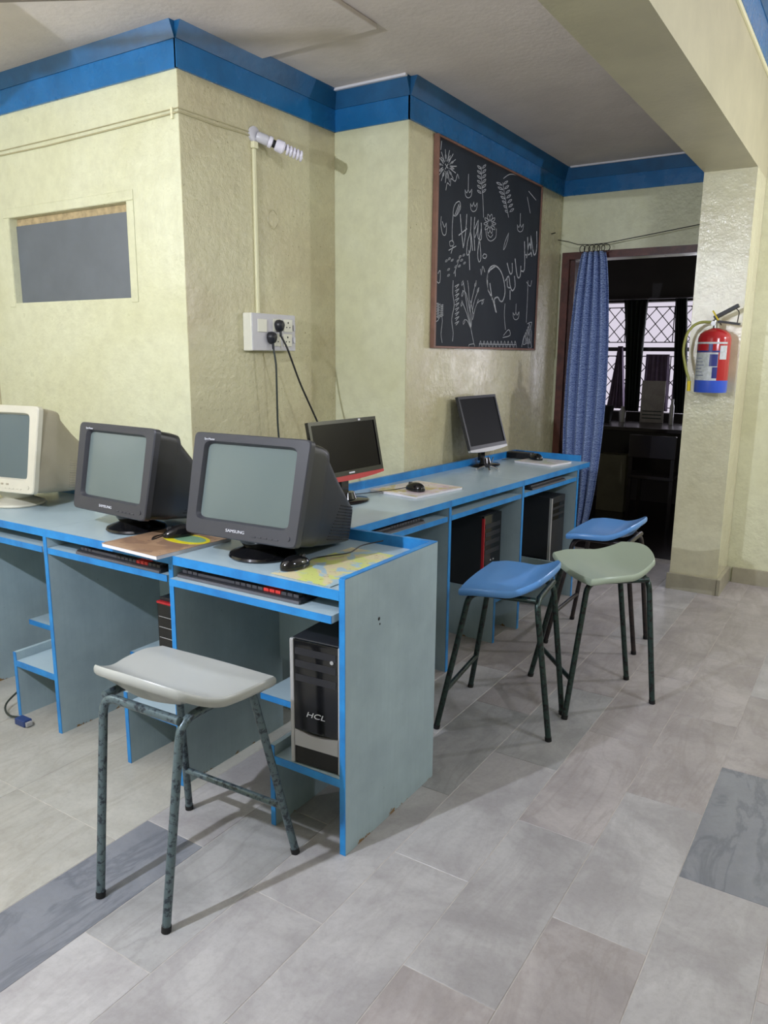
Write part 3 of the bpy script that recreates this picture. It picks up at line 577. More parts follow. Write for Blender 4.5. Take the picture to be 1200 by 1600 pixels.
for k, strokes in CHALK.items():
    bm = bmesh.new(); wd = {'D': .0085, 'L': .006}.get(k, .0040)
    for s in strokes:
        for (y0, z0), (y1, z1) in crom(s):
            a = Vector((.0190, y0-4.515, z0-1.535)); b = Vector((.0190, y1-4.515, z1-1.535)); d = b-a
            if d.length < 1e-4: continue
            d.normalize(); nn = Vector((0, -d.z, d.y))*wd/2; a -= d*wd*.3; b += d*wd*.3
            q = [a+nn, b+nn, b-nn, a-nn]
            for v in q: v.y = max(BY0+.024, min(BY1-.018, v.y)); v.z = max(.014, min(BH-.014, v.z))
            top = [bm.verts.new(v) for v in q]; bot = [bm.verts.new(v-Vector((.0006, 0, 0))) for v in q]
            bm.faces.new(top); bm.faces.new(bot[::-1])
            for i in range(4): bm.faces.new((top[i], bot[i], bot[(i+1) % 4], top[(i+1) % 4]))
    obj(NM.get(k, 'chalk_drawing'), bm, 'chalk', cb)['kind'] = 'stuff'

# ------------------------------------------------------------------ desks
DEP, TZ = .545, .84
def edged(name, a, b, par, m='lam', label=None, front=True):
    """a board with its blue painted front edge"""
    o = boxo(name, (a[0], a[1]+.003, a[2]), b, m, par)
    bm = bmesh.new(); box(bm, (a[0], a[1], a[2]), (b[0], a[1]+.003, b[2])); obj('edge_strip', bm, 'edge', o)
    return o
def desk(label, w, loc, rz, left=True, end='', shelf=True, tray=True, dep=DEP, endledge=False, foot=False, over=0, group=None):
    """x across, y to the back, z up; side panels at x=0 (if left) and x=w"""
    d = thing('computer_desk', label, 'desk', loc, rz, group)
    T = .020
    x0 = T/2 if left else T/2
    edged('tabletop', (T/2 if not left else T+.0005, 0, TZ-.03), (w-T/2-.0005 if 'R' in end else w+over+T/2-.001, dep-.02, TZ), d, 'lamtop')
    if left:
        top = TZ+.035 if 'L' in end else TZ-.0305
        p = edged('side_panel', (0, 0, 0), (T, dep, top), d)
        if 'L' in end: boxo('rim', (0, .0035, top+.0003), (T, dep, top+.003), 'edge', p)
    top = TZ+.035 if 'R' in end else TZ-.0305
    p = edged('side_panel', (w-T/2, 0, 0), (w+T/2, dep, top), d)
    if 'R' in end:
        boxo('rim', (w-T/2, .0035, top+.0003), (w+T/2, dep, top+.003), 'edge', p)
    le = boxo('back_ledge', (T if left else T/2, dep-.0195, TZ-.03), (w-T/2-.0005 if 'R' in end else w+over+T/2-.001, dep, TZ+.038), 'edge', d)
    if endledge:
        boxo('end_ledge', (w+over-T/2, .06, TZ+.0005), (w+over+T/2-.001, dep-.020, TZ+.038), 'edge', d)
    boxo('back_panel', (T if left else T/2+.0005, dep-.014, .30), (w-T/2-.0005, dep-.002, TZ-.0305), 'lam', d)
    if tray:
        xr = w-T/2-.012
        kt = edged('keyboard_tray', (T+.006 if left else T/2+.004, -.022 if 'o' in end else .001, .745), (xr, .36, .768), d, 'lamtop')
    if shelf:
        sw = .275; xr = w-T/2-.0005
        sh = edged('tower_shelf', (xr-sw+.019, .002, .222), (xr, .40, .247), d, 'lamtop')
        edged('shelf_support', (xr-sw, .002, 0), (xr-sw+.018, .42, .282), d)
        if foot: edged('rear_shelf', (xr-.52, .235, .2830), (xr-sw+.017, dep-.0145, .305), d, 'lamtop')
    return d
G1 = 'desks of the front row'; G2 = 'desks of the back row along the wall'
XE = -1.207
desk('blue edged grey computer desk at the open end, carrying the nearest dark tube monitor', .700, (XE-.71, 1.689, 0), 0, left=False, end='Ro', group=G1, foot=True)
desk('blue edged grey computer desk in the middle, carrying the dark monitor and brown magazine', .690, (XE-.71-.69, 1.689, 0), 0, left=False, group=G1, foot=True)
desk('blue edged grey computer desk at the left edge, carrying the beige monitor', .690, (XE-.71-1.38, 1.689, 0), 0, left=True, group=G1, foot=True)
RB = rad(86.2)
bx, by = -1.655, 2.335           # front left corner of the back row
def back(u, v=0): return (bx+math.cos(RB)*u-math.sin(RB)*v, by+math.sin(RB)*u+math.cos(RB)*v, 0)
DB = .528
desk('back row desk nearest the front row, under the glossy flat screen', .755, back(0), RB, left=True, end='L', shelf=False, dep=DB, group=G2)
desk('back row desk in the middle, over the tower with a red stripe', .75, back(.755), RB, left=False, dep=DB, group=G2)
desk('back row desk at the doorway end, over the tower with a silver stripe', .75, back(1.505), RB, left=False, end='', dep=DB, endledge=True, over=.17, group=G2)

bm = bmesh.new()
for y, z, r in ((.30, .708, .006), (.305, .690, .0035)): lathe(bm, [(r, .0), (r*.6, .0012)], 10, (XE+.0102-.0098, 1.689+y-.12, z), 'X')
sc = obj('screw_hole', bm, 'vent', None); dk = [o for o in bpy.data.objects if o.name == 'computer_desk'][0]; sc.parent = dk; sc.matrix_parent_inverse = Matrix.Translation(-dk.location); sc['kind'] = 'stuff'

# ------------------------------------------------------------------ tube monitors
def crt(label, loc, yaw, tilt, W, H, front, housing, glass, basem, tiltup=.077, pale=False, fwd=.125):
    t = thing('tube_monitor', label, 'monitor', loc, yaw, None)
    T = Matrix.Translation((0, -fwd, tiltup)) @ Matrix.Rotation(-tilt, 4, 'X')
    def put(bm): bmesh.ops.transform(bm, matrix=T, verts=bm.verts)
    zc = H/2
    sw, sh, sz = W*.79, H*.735, H*.535
    # bezel ring with a sunken opening
    bm = bmesh.new(); N = 44
    def ring(y, w_, h_, cz, n): return [bm.verts.new((x, y, z)) for x, z in sup(0, cz, w_, h_, n, N)]
    def taper(r):
        for v in r: v.co.x *= 1+.045*(v.co.z/H-.5)
    R = [ring(.026, W, H, zc, 26), ring(.004, W, H, zc, 26), ring(0, W-.007, H-.007, zc, 26), ring(.001, sw+.012, sh+.012, sz, 16), ring(.012, sw, sh, sz, 16), ring(.022, sw-.004, sh-.004, sz, 16)]
    for r in R[:3]: taper(r)
    for a, b in zip(R, R[1:]):
        for k in range(N): bm.faces.new((a[k], a[(k+1) % N], b[(k+1) % N], b[k]))
    put(bm); obj('bezel', bm, front, t, True)
    # bulging glass
    bm = bmesh.new(); n = 12; g = []
    for j in range(n+1):
        g.append([bm.verts.new(((i/n-.5)*(sw-.003), .020-.009*(1-(2*i/n-1)**2)*(1-(2*j/n-1)**2)-.003, sz+(j/n-.5)*(sh-.003))) for i in range(n+1)])
    for j in range(n):
        for i in range(n): bm.faces.new((g[j][i], g[j][i+1], g[j+1][i+1], g[j+1][i]))
    put(bm); s = obj('screen', bm, glass, t, True)
    # housing that narrows to the back
    bm = bmesh.new()
    k = W/.45
    prof = [(.0265, 0, zc, W-.006, H-.006, 16)]
    for y_, w_, top_, bot_, n_ in ((.10, .012, .006, .004, 15), (.128, .018, .008, .004, 12), (.142, .026, .030, .005, 10), (.22, .050, .085, .008, 9), (.31, .085, .135, .014, 8), (.385, .120, .175, .022, 8), (.400, .150, .200, .040, 6)):
        prof.append((y_*k, 0, (H-top_+bot_)/2, W-w_, H-top_-bot_, n_))
    loft(bm, prof); put(bm); hs = obj('housing', bm, housing, t, True)
    # vent slats on both flanks
    bm = bmesh.new()
    for sgn in (1, -1):
        for q in range(12):
            z0 = .035+q*.0105
            y0 = (.185+.012*q*.6)*k if not pale else .21*k; y1 = .375*k
            def hw(y):
                y /= k
                for a, b in zip(prof, prof[1:]):
                    if a[0]/k <= y <= b[0]/k: f = (y-a[0]/k)/((b[0]-a[0])/k); return (a[3]+(b[3]-a[3])*f)/2
                return prof[-2][3]/2
            for ya_, yb_ in ((y0, (y0+y1)/2-.002), ((y0+y1)/2+.002, y1)):
                tube(bm, [(sgn*(hw(ya_)+.0005), ya_, z0), (sgn*(hw(yb_)+.0005), yb_, z0)], 0.0016, 4)
    put(bm); v = obj('vent_slat', bm, 'vent' if not pale else 'beige_d', hs); v['kind'] = 'stuff'
    # controls
    bm = bmesh.new()
    for i in range(5): box(bm, (W*.12+i*.022, -.0015, .016), (W*.12+i*.022+.014, .003, .021), .0008)
    put(bm); obj('control_buttons', bm, front, t)
    bm = bmesh.new(); lathe(bm, [(.0075, -.002), (.0085, .004)], 16, (W*.42, 0, .028), 'Y'); put(bm); obj('power_button', bm, front, t, True)
    # swivel base
    bm = bmesh.new()
    lathe(bm, [(.108, .001), (.112, .006), (.108, .013), (.085, .022), (.066, .030), (.060, .036)], 40); obj('base', bm, basem, t, True)
    bm = bmesh.new(); lathe(bm, [(.062, .0365), (.072, .05), (.09, .066), (.095, .095)], 36); 
    for v_ in bm.verts:
        if v_.co.z > .06: v_.co.y *= .8; v_.co.z += .26*v_.co.y*math.tan(tilt)
    obj('swivel_neck', bm, basem, t, True)
    if not pale:
        Rm = T @ Matrix.Translation((-W*.03, -.0012, .026)) @ Matrix.Rotation(rad(90), 4, 'X')
        text('maker_lettering', 'SAMSUNG', .0135, 'logo', t, Rm, .0004, sx=1.25)
        Rm = T @ Matrix.Translation((-W*.36, -.0012, H-.022)) @ Matrix.Rotation(rad(90), 4, 'X')
        text('model_lettering', 'SyncMaster', .0095, 'logo', t, Rm, .0004)
    else:
        bm = bmesh.new()
        for i in range(4): box(bm, (-.02+i*.03, -.001, .032), (-.006+i*.03, .0035, .040), .001)
        put(bm); obj('control_buttons', bm, 'beige_d', t)
    return t
crt('nearest charcoal tube monitor with a big grey screen, at the desk row end', (-1.668, 1.866, TZ), rad(3.0), rad(13.5), .462, .336, 'char', 'black', 'crt', 'gloss')
crt('middle charcoal tube monitor left of the nearest one, behind a brown magazine', (-2.325, 1.893, TZ), rad(-3.4), rad(11), .443, .328, 'char', 'black', 'crt', 'gloss')
c3 = crt('beige tube monitor at the left edge of the desks', (-3.135, 1.925, TZ), rad(10), rad(9), .457, .366, 'beige', 'beige_d', 'crt_b', 'beige', pale=True)

# ------------------------------------------------------------------ flat screens
def lcd(label, base, yaw, tilt, W, H, red, zb_, off):
    t = thing('flat_monitor', label, 'monitor', base, yaw)
    T = Matrix.Translation((0, off, zb_)) @ Matrix.Rotation(-tilt, 4, 'X')
    def put(bm): bmesh.ops.transform(bm, matrix=T, verts=bm.verts)
    b = .016
    bm = bmesh.new()
    for a, c in (((-W/2, 0, 0), (-W/2+b, .018, H)), ((W/2-b, 0, 0), (W/2, .018, H)), ((-W/2+b, 0, 0), (W/2-b, .018, b*1.3)), ((-W/2+b, 0, H-b), (W/2-b, .018, H))): box(bm, a, c)
    put(bm); obj('bezel', bm, 'gloss' if red else 'black', t)
    bm = bmesh.new(); box(bm, (-W/2+b+.0005, .004, b*1.3+.0005), (W/2-b-.0005, .016, H-b-.0005)); put(bm); obj('screen', bm, 'lcd' if red else 'lcdm', t)
    bm = bmesh.new(); loft(bm, [(.0185, 0, H/2, W-.006, H-.006, 14), (.034, 0, H/2, W-.05, H-.05, 10), (.055, 0, H/2, W*.5, H*.5, 6)]); put(bm); obj('rear_shell', bm, 'black', t, True)
    bm = bmesh.new()
    N = 16
    lower = [(-W/2+W*i/N, -.0245+ .012*(2*i/N-1)**2) for i in range(N+1)]
    v0 = [[bm.verts.new((x, y, z)) for x, z in [(x, z) for x, z in lower]] for y in (.0, .017)]
    v1 = [[bm.verts.new((x, y, -.0006)) for x, _ in lower] for y in (.0, .017)]
    for a, c in ((v0[0], v1[0]), (v1[1], v0[1]), (v0[1], v0[0]), (v1[0], v1[1])):
        for i in range(N): bm.faces.new((a[i], a[i+1], c[i+1], c[i]))
    for i in (0, N): bm.faces.new((v0[0][i], v1[0][i], v1[1][i], v0[1][i]))
    put(bm); obj('lower_trim', bm, 'red' if red else 'silver', t, True, 'red lower trim' if red else 'silver lower trim')
    if red:
        bm = bmesh.new(); box(bm, (-.02, -.0008, .006), (.02, .0002, .0125)); put(bm); obj('logo_plate', bm, 'logo', t)
        bm = bmesh.new(); box(bm, (W*.22, -.001, H-.012), (W*.25, .0, H-.004)); put(bm); obj('sticker', bm, 'paper', t)
    bm = bmesh.new(); box(bm, (-.028, .030, .030), (.028, .052, zb_+.08-TZ*0), .004); 
    obj('stand_neck', bm, 'gloss', t)
    for v in t.children[-1].data.vertices: pass
    bm = bmesh.new(); lathe(bm, [(.118, .001), (.120, .005), (.112, .010), (.05, .016), (.035, .046)], 40)
    for v in bm.verts: v.co.y = v.co.y*.66+.012
    obj('stand_base', bm, 'gloss', t, True)
    return t
lcd('glossy black wide flat screen with a red lower trim, on the back desk', (-1.968, 2.80, TZ), rad(87), rad(12), .482, .250, True, .128, -.012)
lcd('matt black square flat screen leaning back on a round stand, at the far end', (-1.960, 4.235, TZ), rad(87), rad(17.5), .466, .320, False, .115, -.012)

# ------------------------------------------------------------------ keyboards, mice, magazines
def keyboard(label, loc, rz, reds=True, W=.45, D=.15):
    t = thing('keyboard', label, 'keyboard', loc, rz, 'keyboards on the pull-out trays')
    bm = bmesh.new(); A = [(0, .001), (D, .001), (D, .030), (D*.35, .019), (0, .013)]
    prism(bm, A, -W/2, W/2, 'X'); obj('case', bm, 'black', t)
    kb = bmesh.new(); rb = bmesh.new()
    rows = 6; cols = 21
    for r in range(rows):
        y = .010+r*(D-.022)/rows
        z = .013+(.019-.013)*min(1, y/(D*.35)) if y < D*.35 else .019+(y-D*.35)/(D*.65)*.011
        for c in range(cols):
            x = -W/2+.012+c*(W-.024)/cols
            if c in (15, 16) and r == 3 or c == 14 and r < 5 and False: continue
            red = reds and c in (15, 16, 17) and r in (0, 1, 4, 5) or (c == 0 and r == 5 and reds)
            if c in (3, 4, 5, 6, 7, 8, 9) and r == 0: continue
            box(rb if red else kb, (x, y, z-.001), (x+(W-.024)/cols-.0038, y+(D-.022)/rows-.0035, z+.0095))
    box(kb, (-W/2+.012+3*(W-.024)/cols, .010, .010), (-W/2+.012+10*(W-.024)/cols-.003, .010+(D-.022)/rows-.0035, .0225))
    k = obj('keys', kb, 'keyc', t); k['kind'] = 'stuff'
    if len(rb.verts): o = obj('keys', rb, 'redkey', t, label='red keys'); o['kind'] = 'stuff'
    else: rb.free()
    boxo('palm_edge', (-W/2+.002, -.006, .001), (W/2-.002, -.0005, .009), 'palm', t)
    return t
KZ = .7685
keyboard('black keyboard with red keys on the tray below the nearest tube monitor', (-1.635, 1.700, KZ), rad(0), W=.52)
keyboard('black keyboard with red keys on the tray below the brown magazine', (-2.20, 1.697, KZ), rad(-1), W=.46)
k = back(.33, .015); keyboard('dark keyboard in the tray of the back desk below the glossy flat screen', (k[0], k[1], KZ), RB, False)
k = back(1.85, .01); keyboard('dark keyboard in the tray of the back desk beside the doorway', (k[0], k[1], KZ), RB, False)

def mouse(label, loc, rz, cable):
    t = thing('computer_mouse', label, 'mouse', loc, rz, 'computer mice on the desks')
    bm = bmesh.new(); bmesh.ops.create_uvsphere(bm, u_segments=24, v_segments=14, radius=1)
    for v in bm.verts:
        x, y, z = v.co
        v.co = Vector((x*.031*(1-.12*y), y*.058, max(z, -.15)*.034*(1-.18*y)+.006))
    obj('shell', bm, 'gloss', t, True)
    bm = bmesh.new(); lathe(bm, [(.008, -.003), (.009, 0), (.008, .003)], 14, (0, .034, .030), 'X'); obj('scroll_wheel', bm, 'char', t, True)
    boxo('button_seam', (-.0007, .02, .0305), (.0007, .024, .0400), 'vent', t)
    Rz = Matrix.Rotation(-rz, 4, 'Z')
    pts = [Vector((0, .056, .008))] + [Rz @ (Vector(p)-Vector(loc)) for p in cable]
    bm = bmesh.new(); tube(bm, pts, .0022, 6, .03); obj('cord', bm, 'cable', t, True)
    return t
def magazine(label, loc, rz, w, d, h, page, extra=None, nm='magazine'):
    t = thing(nm, label, 'magazine', loc, rz)
    boxo('pages', (-w/2+.002, -d/2+.002, .0006), (w/2-.002, d/2-.002, h-.0012), 'paper', t)
    boxo('cover', (-w/2, -d/2, h-.001), (w/2, d/2, h), page, t)
    return t
mg = magazine('thin faded map sheet on the end desk under the mouse', (-1.372, 1.905, TZ), rad(-3), .235, .40, .003, 'page1', nm='map_sheet'); mg['category'] = 'sheet'
mouse('black mouse on the faded map sheet beside the nearest tube monitor', (-1.475, 1.80, TZ+.0035), rad(-8), [(-1.50, 1.92, TZ+.004), (-1.40, 1.99, TZ+.02), (-1.43, 2.10, TZ+.02), (-1.38, 2.16, TZ+.03)])
m2 = magazine('thick brown magazine with a yellow oval, jutting over the desk front edge', (-2.045, 1.795, TZ), rad(-3), .295, .33, .014, 'page2')
bm = bmesh.new(); lathe(bm, [(.105, .0142), (.105, .0148)], 36, (.04, .05, 0)); 
for v in bm.verts: v.co.y = (v.co.y-.05)*.55+.05
obj('cover_patch', bm, 'p_yel', m2, True, 'yellow oval printed on the cover')
bm = bmesh.new(); lathe(bm, [(.075, .0149), (.075, .0154)], 36, (.05, .055, 0))
for v in bm.verts: v.co.y = (v.co.y-.055)*.5+.055
obj('cover_patch', bm, 'p_grn', m2, True, 'green middle of the printed oval')
mouse('black mouse on the brown magazine between the two dark tube monitors', (-2.055, 1.855, TZ+.0160), rad(160), [(-2.08, 1.75, TZ+.017), (-2.12, 1.80, TZ+.017), (-2.10, 1.93, TZ+.018), (-2.07, 2.02, TZ+.02)])
magazine('white edged pink magazine on the back desk beside the glossy flat screen', (-1.872, 3.235, TZ), rad(-9), .29, .37, .012, 'page3')
mouse('black mouse on the pink magazine on the back desk', (-1.838, 3.16, TZ+.0150), rad(78), [(-1.93, 3.14, TZ+.014), (-1.99, 3.02, TZ+.01), (-2.03, 2.93, TZ+.01)])
magazine('pale magazine at the doorway end of the back desk', (-1.725, 4.55, TZ), rad(-12), .27, .235, .012, 'page4')
mouse('black mouse on the pale magazine at the doorway end', (-1.785, 4.58, TZ+.0135), rad(60), [(-1.85, 4.61, TZ+.016), (-1.93, 4.60, TZ+.012), (-1.98, 4.5, TZ+.006)])
b = thing('small_speaker', 'small black box lying at the far corner of the back desk', 'speaker', (-1.925, 4.67, TZ), rad(-3))
boxo('case', (-.085, -.035, .0005), (.085, .035, .042), 'black', b, .006); boxo('grille_face', (-.075, -.0372, .006), (.075, -.0352, .036), 'vent', b)
# four-armed metal bracket lying in front of the far screen
b = thing('metal_bracket', 'little chrome four-armed bracket in front of the far flat screen', 'bracket', (-1.872, 4.05, TZ), rad(20))
for a in (20, 110, 200, 290):
    c, s_ = math.cos(rad(a)), math.sin(rad(a))
    tubeo('arm', [(0, 0, .026), (c*.03, s_*.03, .022), (c*.062, s_*.062, .006)], .006, 'chrome', b, .01, 8)
    bm = bmesh.new(); lathe(bm, [(.009, .0), (.009, .012)], 12, (c*.066, s_*.066, .0005)); obj('foot', bm, 'chrome', b, True)
bm = bmesh.new(); lathe(bm, [(.016, .020), (.018, .034), (.008, .036)], 18); obj('hub', bm, 'black', b, True)
for dx in (-.018, .0, .018): tubeo('prong', [(dx, .012, .034), (dx*1.6, .04, .075)], .0035, 'black', b, 0, 6)

# ------------------------------------------------------------------ computer towers
def tower(label, loc, rz, W, H, D, style):
    t = thing('computer_tower', label, 'computer', loc, rz)
    boxo('case', (-W/2, .014, .003), (W/2, D, H), 'black', t, .003)
    if style == 'silver':
        boxo('front_rail', (-W/2, 0, .0), (-W/2+.014, .0135, H), 'silver', t, .003); boxo('front_rail', (W/2-.010, 0, .0), (W/2, .0135, H), 'silver', t, .003)
        boxo('front_face', (-W/2+.0145, .002, .115), (W/2-.0105, .0135, H-.002), 'gloss', t, .002)
        bm = bmesh.new(); N = 14
        a = [bm.verts.new((-W/2+.0145+(W-.025)*i/N, .001, .115-.012*math.sin(math.pi*i/N)-.0)) for i in range(N+1)]
        a2 = [bm.verts.new((v.co.x, .001, .060)) for v in a]; c_ = [bm.verts.new((v.co.x, .0135, v.co.z)) for v in a]; c2 = [bm.verts.new((v.co.x, .0135, .060)) for v in a]
        for i in range(N):
            bm.faces.new((a[i], a[i+1], a2[i+1], a2[i])); bm.faces.new((c_[i], c_[i+1], a[i+1], a[i])); bm.faces.new((a2[i], a2[i+1], c2[i+1], c2[i]))
        obj('silver_band', bm, 'silver', t, True)
        boxo('foot_grille', (-W/2+.0145, .003, .002), (W/2-.0105, .0135, .0585), 'vent', t)
        for z in (H-.035, H-.075, H-.120): boxo('drive_bay', (-W/2+.020, .0005, z-.012), (W/2-.016, .0018, z+.010), 'black', t, .0004)
        bm = bmesh.new(); lathe(bm, [(.006, -.0012), (.006, .0018)], 14, (W/2-.030, 0, H-.05), 'Y'); obj('power_button', bm, 'silver', t, True)
        text('maker_lettering', 'HCL', .024, 'logo', t, Matrix.Translation((.0, .0012, .172)) @ Matrix.Rotation(rad(90), 4, 'X'), .0005, .25, 1.5)
    elif style == 'red':
        boxo('front_face', (-W/2, 0, .003), (W/2, .0135, H), 'gloss', t, .003)
        boxo('red_strip', (-W/2-.001, -.003, .003), (-W/2+.007, .012, H-.012), 'red', t, .001)
        for z in (H-.06, H-.105, H-.15, H-.2): boxo('drive_bay', (-W/2+.018, -.0018, z-.012), (W/2-.018, -.0002, z+.012), 'black', t, .0004)
        for x in (-.02, .01): boxo('port', (x, -.0015, .17), (x+.012, -.0002, .178), 'silver', t)
    elif style == 'redtop':
        boxo('front_face', (-W/2, 0, .003), (W/2, .0135, H-.0205), 'gloss', t, .003)
        boxo('red_strip', (-W/2, -.002, H-.020), (W/2, .0135, H-.012), 'red', t, .001)
        for z in (H-.07, H-.11, H-.15, H-.19): boxo('drive_bay', (-W/2+.008, -.0012, z), (W/2-.008, -.0002, z+.002), 'silver', t)
    else:
        boxo('front_face', (-W/2+.014, 0, .003), (W/2, .0135, H), 'black', t, .003)
        boxo('silver_strip', (-W/2, -.003, .003), (-W/2+.0135, .0135, H-.004), 'silver', t, .002)
        for z in (H-.05, H-.09, H-.13): boxo('drive_bay', (-W/2+.026, -.0018, z-.012), (W/2-.016, -.0002, z+.012), 'gloss', t, .0004)
    return t
SZ = .2475
tower('silver and black computer tower on the end desk shelf', (-1.326, 1.700, SZ+.002), rad(4), .182, .408, .33, 'silver')
tower('black computer tower with a thin red line at its top, under the middle front desk', (-2.035, 1.80, SZ), rad(0), .18, .380, .33, 'redtop')
k = back(.755+.585, .09); tower('black computer tower with an upright red stripe, under the back row', (k[0], k[1], SZ), RB, .195, .425, .36, 'red')
k = back(1.505+.600, .055); tower('black computer tower with an upright silver stripe, nearest the doorway', (k[0], k[1], SZ), RB, .20, .415, .38, 'strip')
# cables hanging behind the end desk
bm = bmesh.new()
tube(bm, [(-1.66, 2.19, .80), (-1.65, 2.16, .60), (-1.58, 2.14, .46), (-1.47, 2.10, .44), (-1.42, 2.06, .60)], .004, 6, .06)
tube(bm, [(-1.60, 2.19, .80), (-1.60, 2.14, .62), (-1.52, 2.13, .50), (-1.42, 2.05, .55)], .003, 6, .06)
tag(obj('hanging_cables', bm, 'cable', None, True), 'black cables drooping behind the silver and black tower', 'cable')

# ------------------------------------------------------------------ stools
def stool(label, loc, rz, seatm, legm, group='moulded seat stools', lip=.066, feet=None, top=None):
    t = thing('stool', label, 'stool', loc, rz, group)
    zt = .583
    bm = bmesh.new(); N, Mv = 26, 22; g = []
    for j in range(Mv+1):
        v = -1+2*j/Mv                      # -1 rear, +1 front
        row = []
        for i in range(N+1):
            u = -1+2*i/N
            # squircle map
            k1 = .29 if v < 0 else .24; uu = u*math.sqrt(1-k1*v*v); vv = v*math.sqrt(1-(.36 if v < 0 else .20)*u*u)
            hw = .205+.035*vv
            x = uu*hw*1.06; y = vv*.168*1.04-.004
            back_ = max(0, -vv-.15)/.85
            z = .612+lip*1.15*back_**1.6+.008*uu*uu-.006*(1-uu*uu)*(1-vv*vv)*2
            z += -.012*max(0, vv-.55)/.45
            row.append(bm.verts.new((x, y, z)))
        g.append(row)
    for j in range(Mv):
        for i in range(N): bm.faces.new((g[j][i], g[j][i+1], g[j+1][i+1], g[j+1][i]))
    # turned down rim
    border = g[0][:] + [g[j][N] for j in range(1, Mv+1)] + [g[Mv][i] for i in range(N-1, -1, -1)] + [g[j][0] for j in range(Mv-1, 0, -1)]
    prev = border
    for dz, sc in ((-.004, 1.018), (-.012, 1.028), (-.022, 1.024), (-.029, 1.0), (-.030, .97)):
        cur = [bm.verts.new((b.co.x*sc, b.co.y*sc, b.co.z+dz)) for b in border]
        for i in range(len(prev)): bm.faces.new((prev[i], prev[(i+1) % len(prev)], cur[(i+1) % len(prev)], cur[i]))
        prev = cur
    # underside
    cz = sum((v.co.z for v in prev))/len(prev)-.004
    inner = [bm.verts.new((v.co.x*.72, v.co.y*.72, min(v.co.z, cz)-.002)) for v in prev]
    for i in range(len(prev)): bm.faces.new((prev[i], prev[(i+1) % len(prev)], inner[(i+1) % len(prev)], inner[i]))
    bm.faces.new(inner)
    obj('seat', bm, seatm, t, True)
    co = [(-.145, -.135), (.145, -.135), (.145, .135), (-.145, .135)]
    ft = feet or [(-.128, -.205), (.128, -.205), (.222, .235), (-.222, .235)]
    R = .0122; rz_ = .575
    for i in range(4):
        a = co[i]; n = co[(i+1) % 4]; f = ft[i]
        e = (a[0]+(n[0]-a[0])*.99, a[1]+(n[1]-a[1])*.99)
        bm = bmesh.new(); tube(bm, [(f[0], f[1], .004), (a[0], a[1], rz_), (e[0], e[1], rz_)], R, 12, .05)
        l = obj('leg', bm, legm, t, True)
        tubeo('foot_cap', [(f[0], f[1], 0), (f[0]+(a[0]-f[0])*.03, f[1]+(a[1]-f[1])*.03, .017)], R*1.12, 'vent', l, seg=12)
    def at(i, z): f = ft[i]; a = co[i]; k_ = z/rz_; return (f[0]+(a[0]-f[0])*k_, f[1]+(a[1]-f[1])*k_, z)
    tubeo('footrest', [at(3, .165), at(2, .165)], .0105, legm, t, seg=12)
    bm = bmesh.new(); tube(bm, [(-.145, 0, .575), (.145, 0, .575)], .009, 8); box(bm, (-.05, -.05, .577), (.05, .05, .592)); obj('seat_mount', bm, legm, t)
    return t
stool('grey stool in the foreground, drawn up to the end desk', (-1.558, 1.378, 0), rad(2), 'seat_g', 'leg_g')
stool('blue stool standing nearest the side of the end desk', (-1.168, 2.812, 0), rad(98), 'seat_b', 'leg_d')
stool('grey green stool right of the blue one, turned askew', (-.925, 3.252, 0), rad(130.5), 'seat_gg', 'leg_d')
stool('far blue stool behind the grey green one, next to the doorway', (-1.115, 3.945, 0), rad(91), 'seat_b', 'leg_b')

# ------------------------------------------------------------------ switch board, plugs, conduit, lamp
sb = thing('switch_board', 'white switch and socket box on the stained wall', 'switchboard', (-2.574, 2.948, 1.598))
boxo('box', (.0005, -.170, -.088), (.055, .150, .088), 'switch_s', sb, .004)
boxo('face_plate', (.0555, -.168, -.086), (.0595, .148, .086), 'switch', sb, .0015)
for i, (y, z) in enumerate(((-.10, .03), (.01, .035), (.09, .035), (.0, -.035), (.085, -.035))):
    if i == 0: boxo('switch', (.060, y-.035, z-.03), (.064, y+.03, z+.03), 'switch_s', sb, .002); continue
    s_ = boxo('socket', (.060, y-.033, z-.030), (.0625, y+.033, z+.030), 'switch_s', sb, .002)
    bm = bmesh.new()
    for dy, dz, r in ((0, .014, .0048), (-.012, -.008, .0036), (.012, -.008, .0036)): lathe(bm, [(r, .0626), (r, .0632)], 12, (0, y+dy, z+dz), 'X')
    obj('pin_hole', bm, 'vent', s_)
for i, y in enumerate((.125, .128)): boxo('rocker', (.060, .128, -.05+i*.06), (.066, .143, -.02+i*.06), 'switch', sb, .002)
def plug(label, y, z, pts, cm, tilt=0):
    p = thing('power_plug', label, 'plug', (-2.574+.0640, y, z), 0)
    bm = bmesh.new(); lathe(bm, [(.026, 0), (.027, .012), (.022, .026), (.012, .034)], 20, (0, 0, 0), 'X')
    for v in bm.verts:
        if v.co.z < 0: v.co.z *= 1.25; v.co.y *= .9
    obj('body', bm, 'black', p, True)
    tubeo('strain_relief', [(.016, 0, -.025), (.016, .002, -.055)], .0065, 'black', p, seg=10)
    bm = bmesh.new(); tube(bm, [(.016, .002, -.05)]+[(q[0]+2.51, q[1]-y, q[2]-z) for q in pts], .0048, 8, .05); obj('cord', bm, cm, p, True)
plug('left black plug in the socket box, with a straight hanging cord', 2.90, 1.575, [(-2.485, 2.91, 1.45), (-2.50, 2.93, 1.15), (-2.49, 2.95, .86), (-2.42, 2.9, .62)], 'dcable')
plug('right black plug in the socket box, with a cord curving right', 2.958, 1.633, [(-2.47, 2.975, 1.53), (-2.45, 3.05, 1.35), (-2.42, 3.16, 1.14), (-2.36, 3.22, .92), (-2.34, 3.22, .70)], 'cable')
cp = thing('conduit', 'cream cable conduit running down to the socket box', 'conduit', (-2.574, 2.878, 1.69))
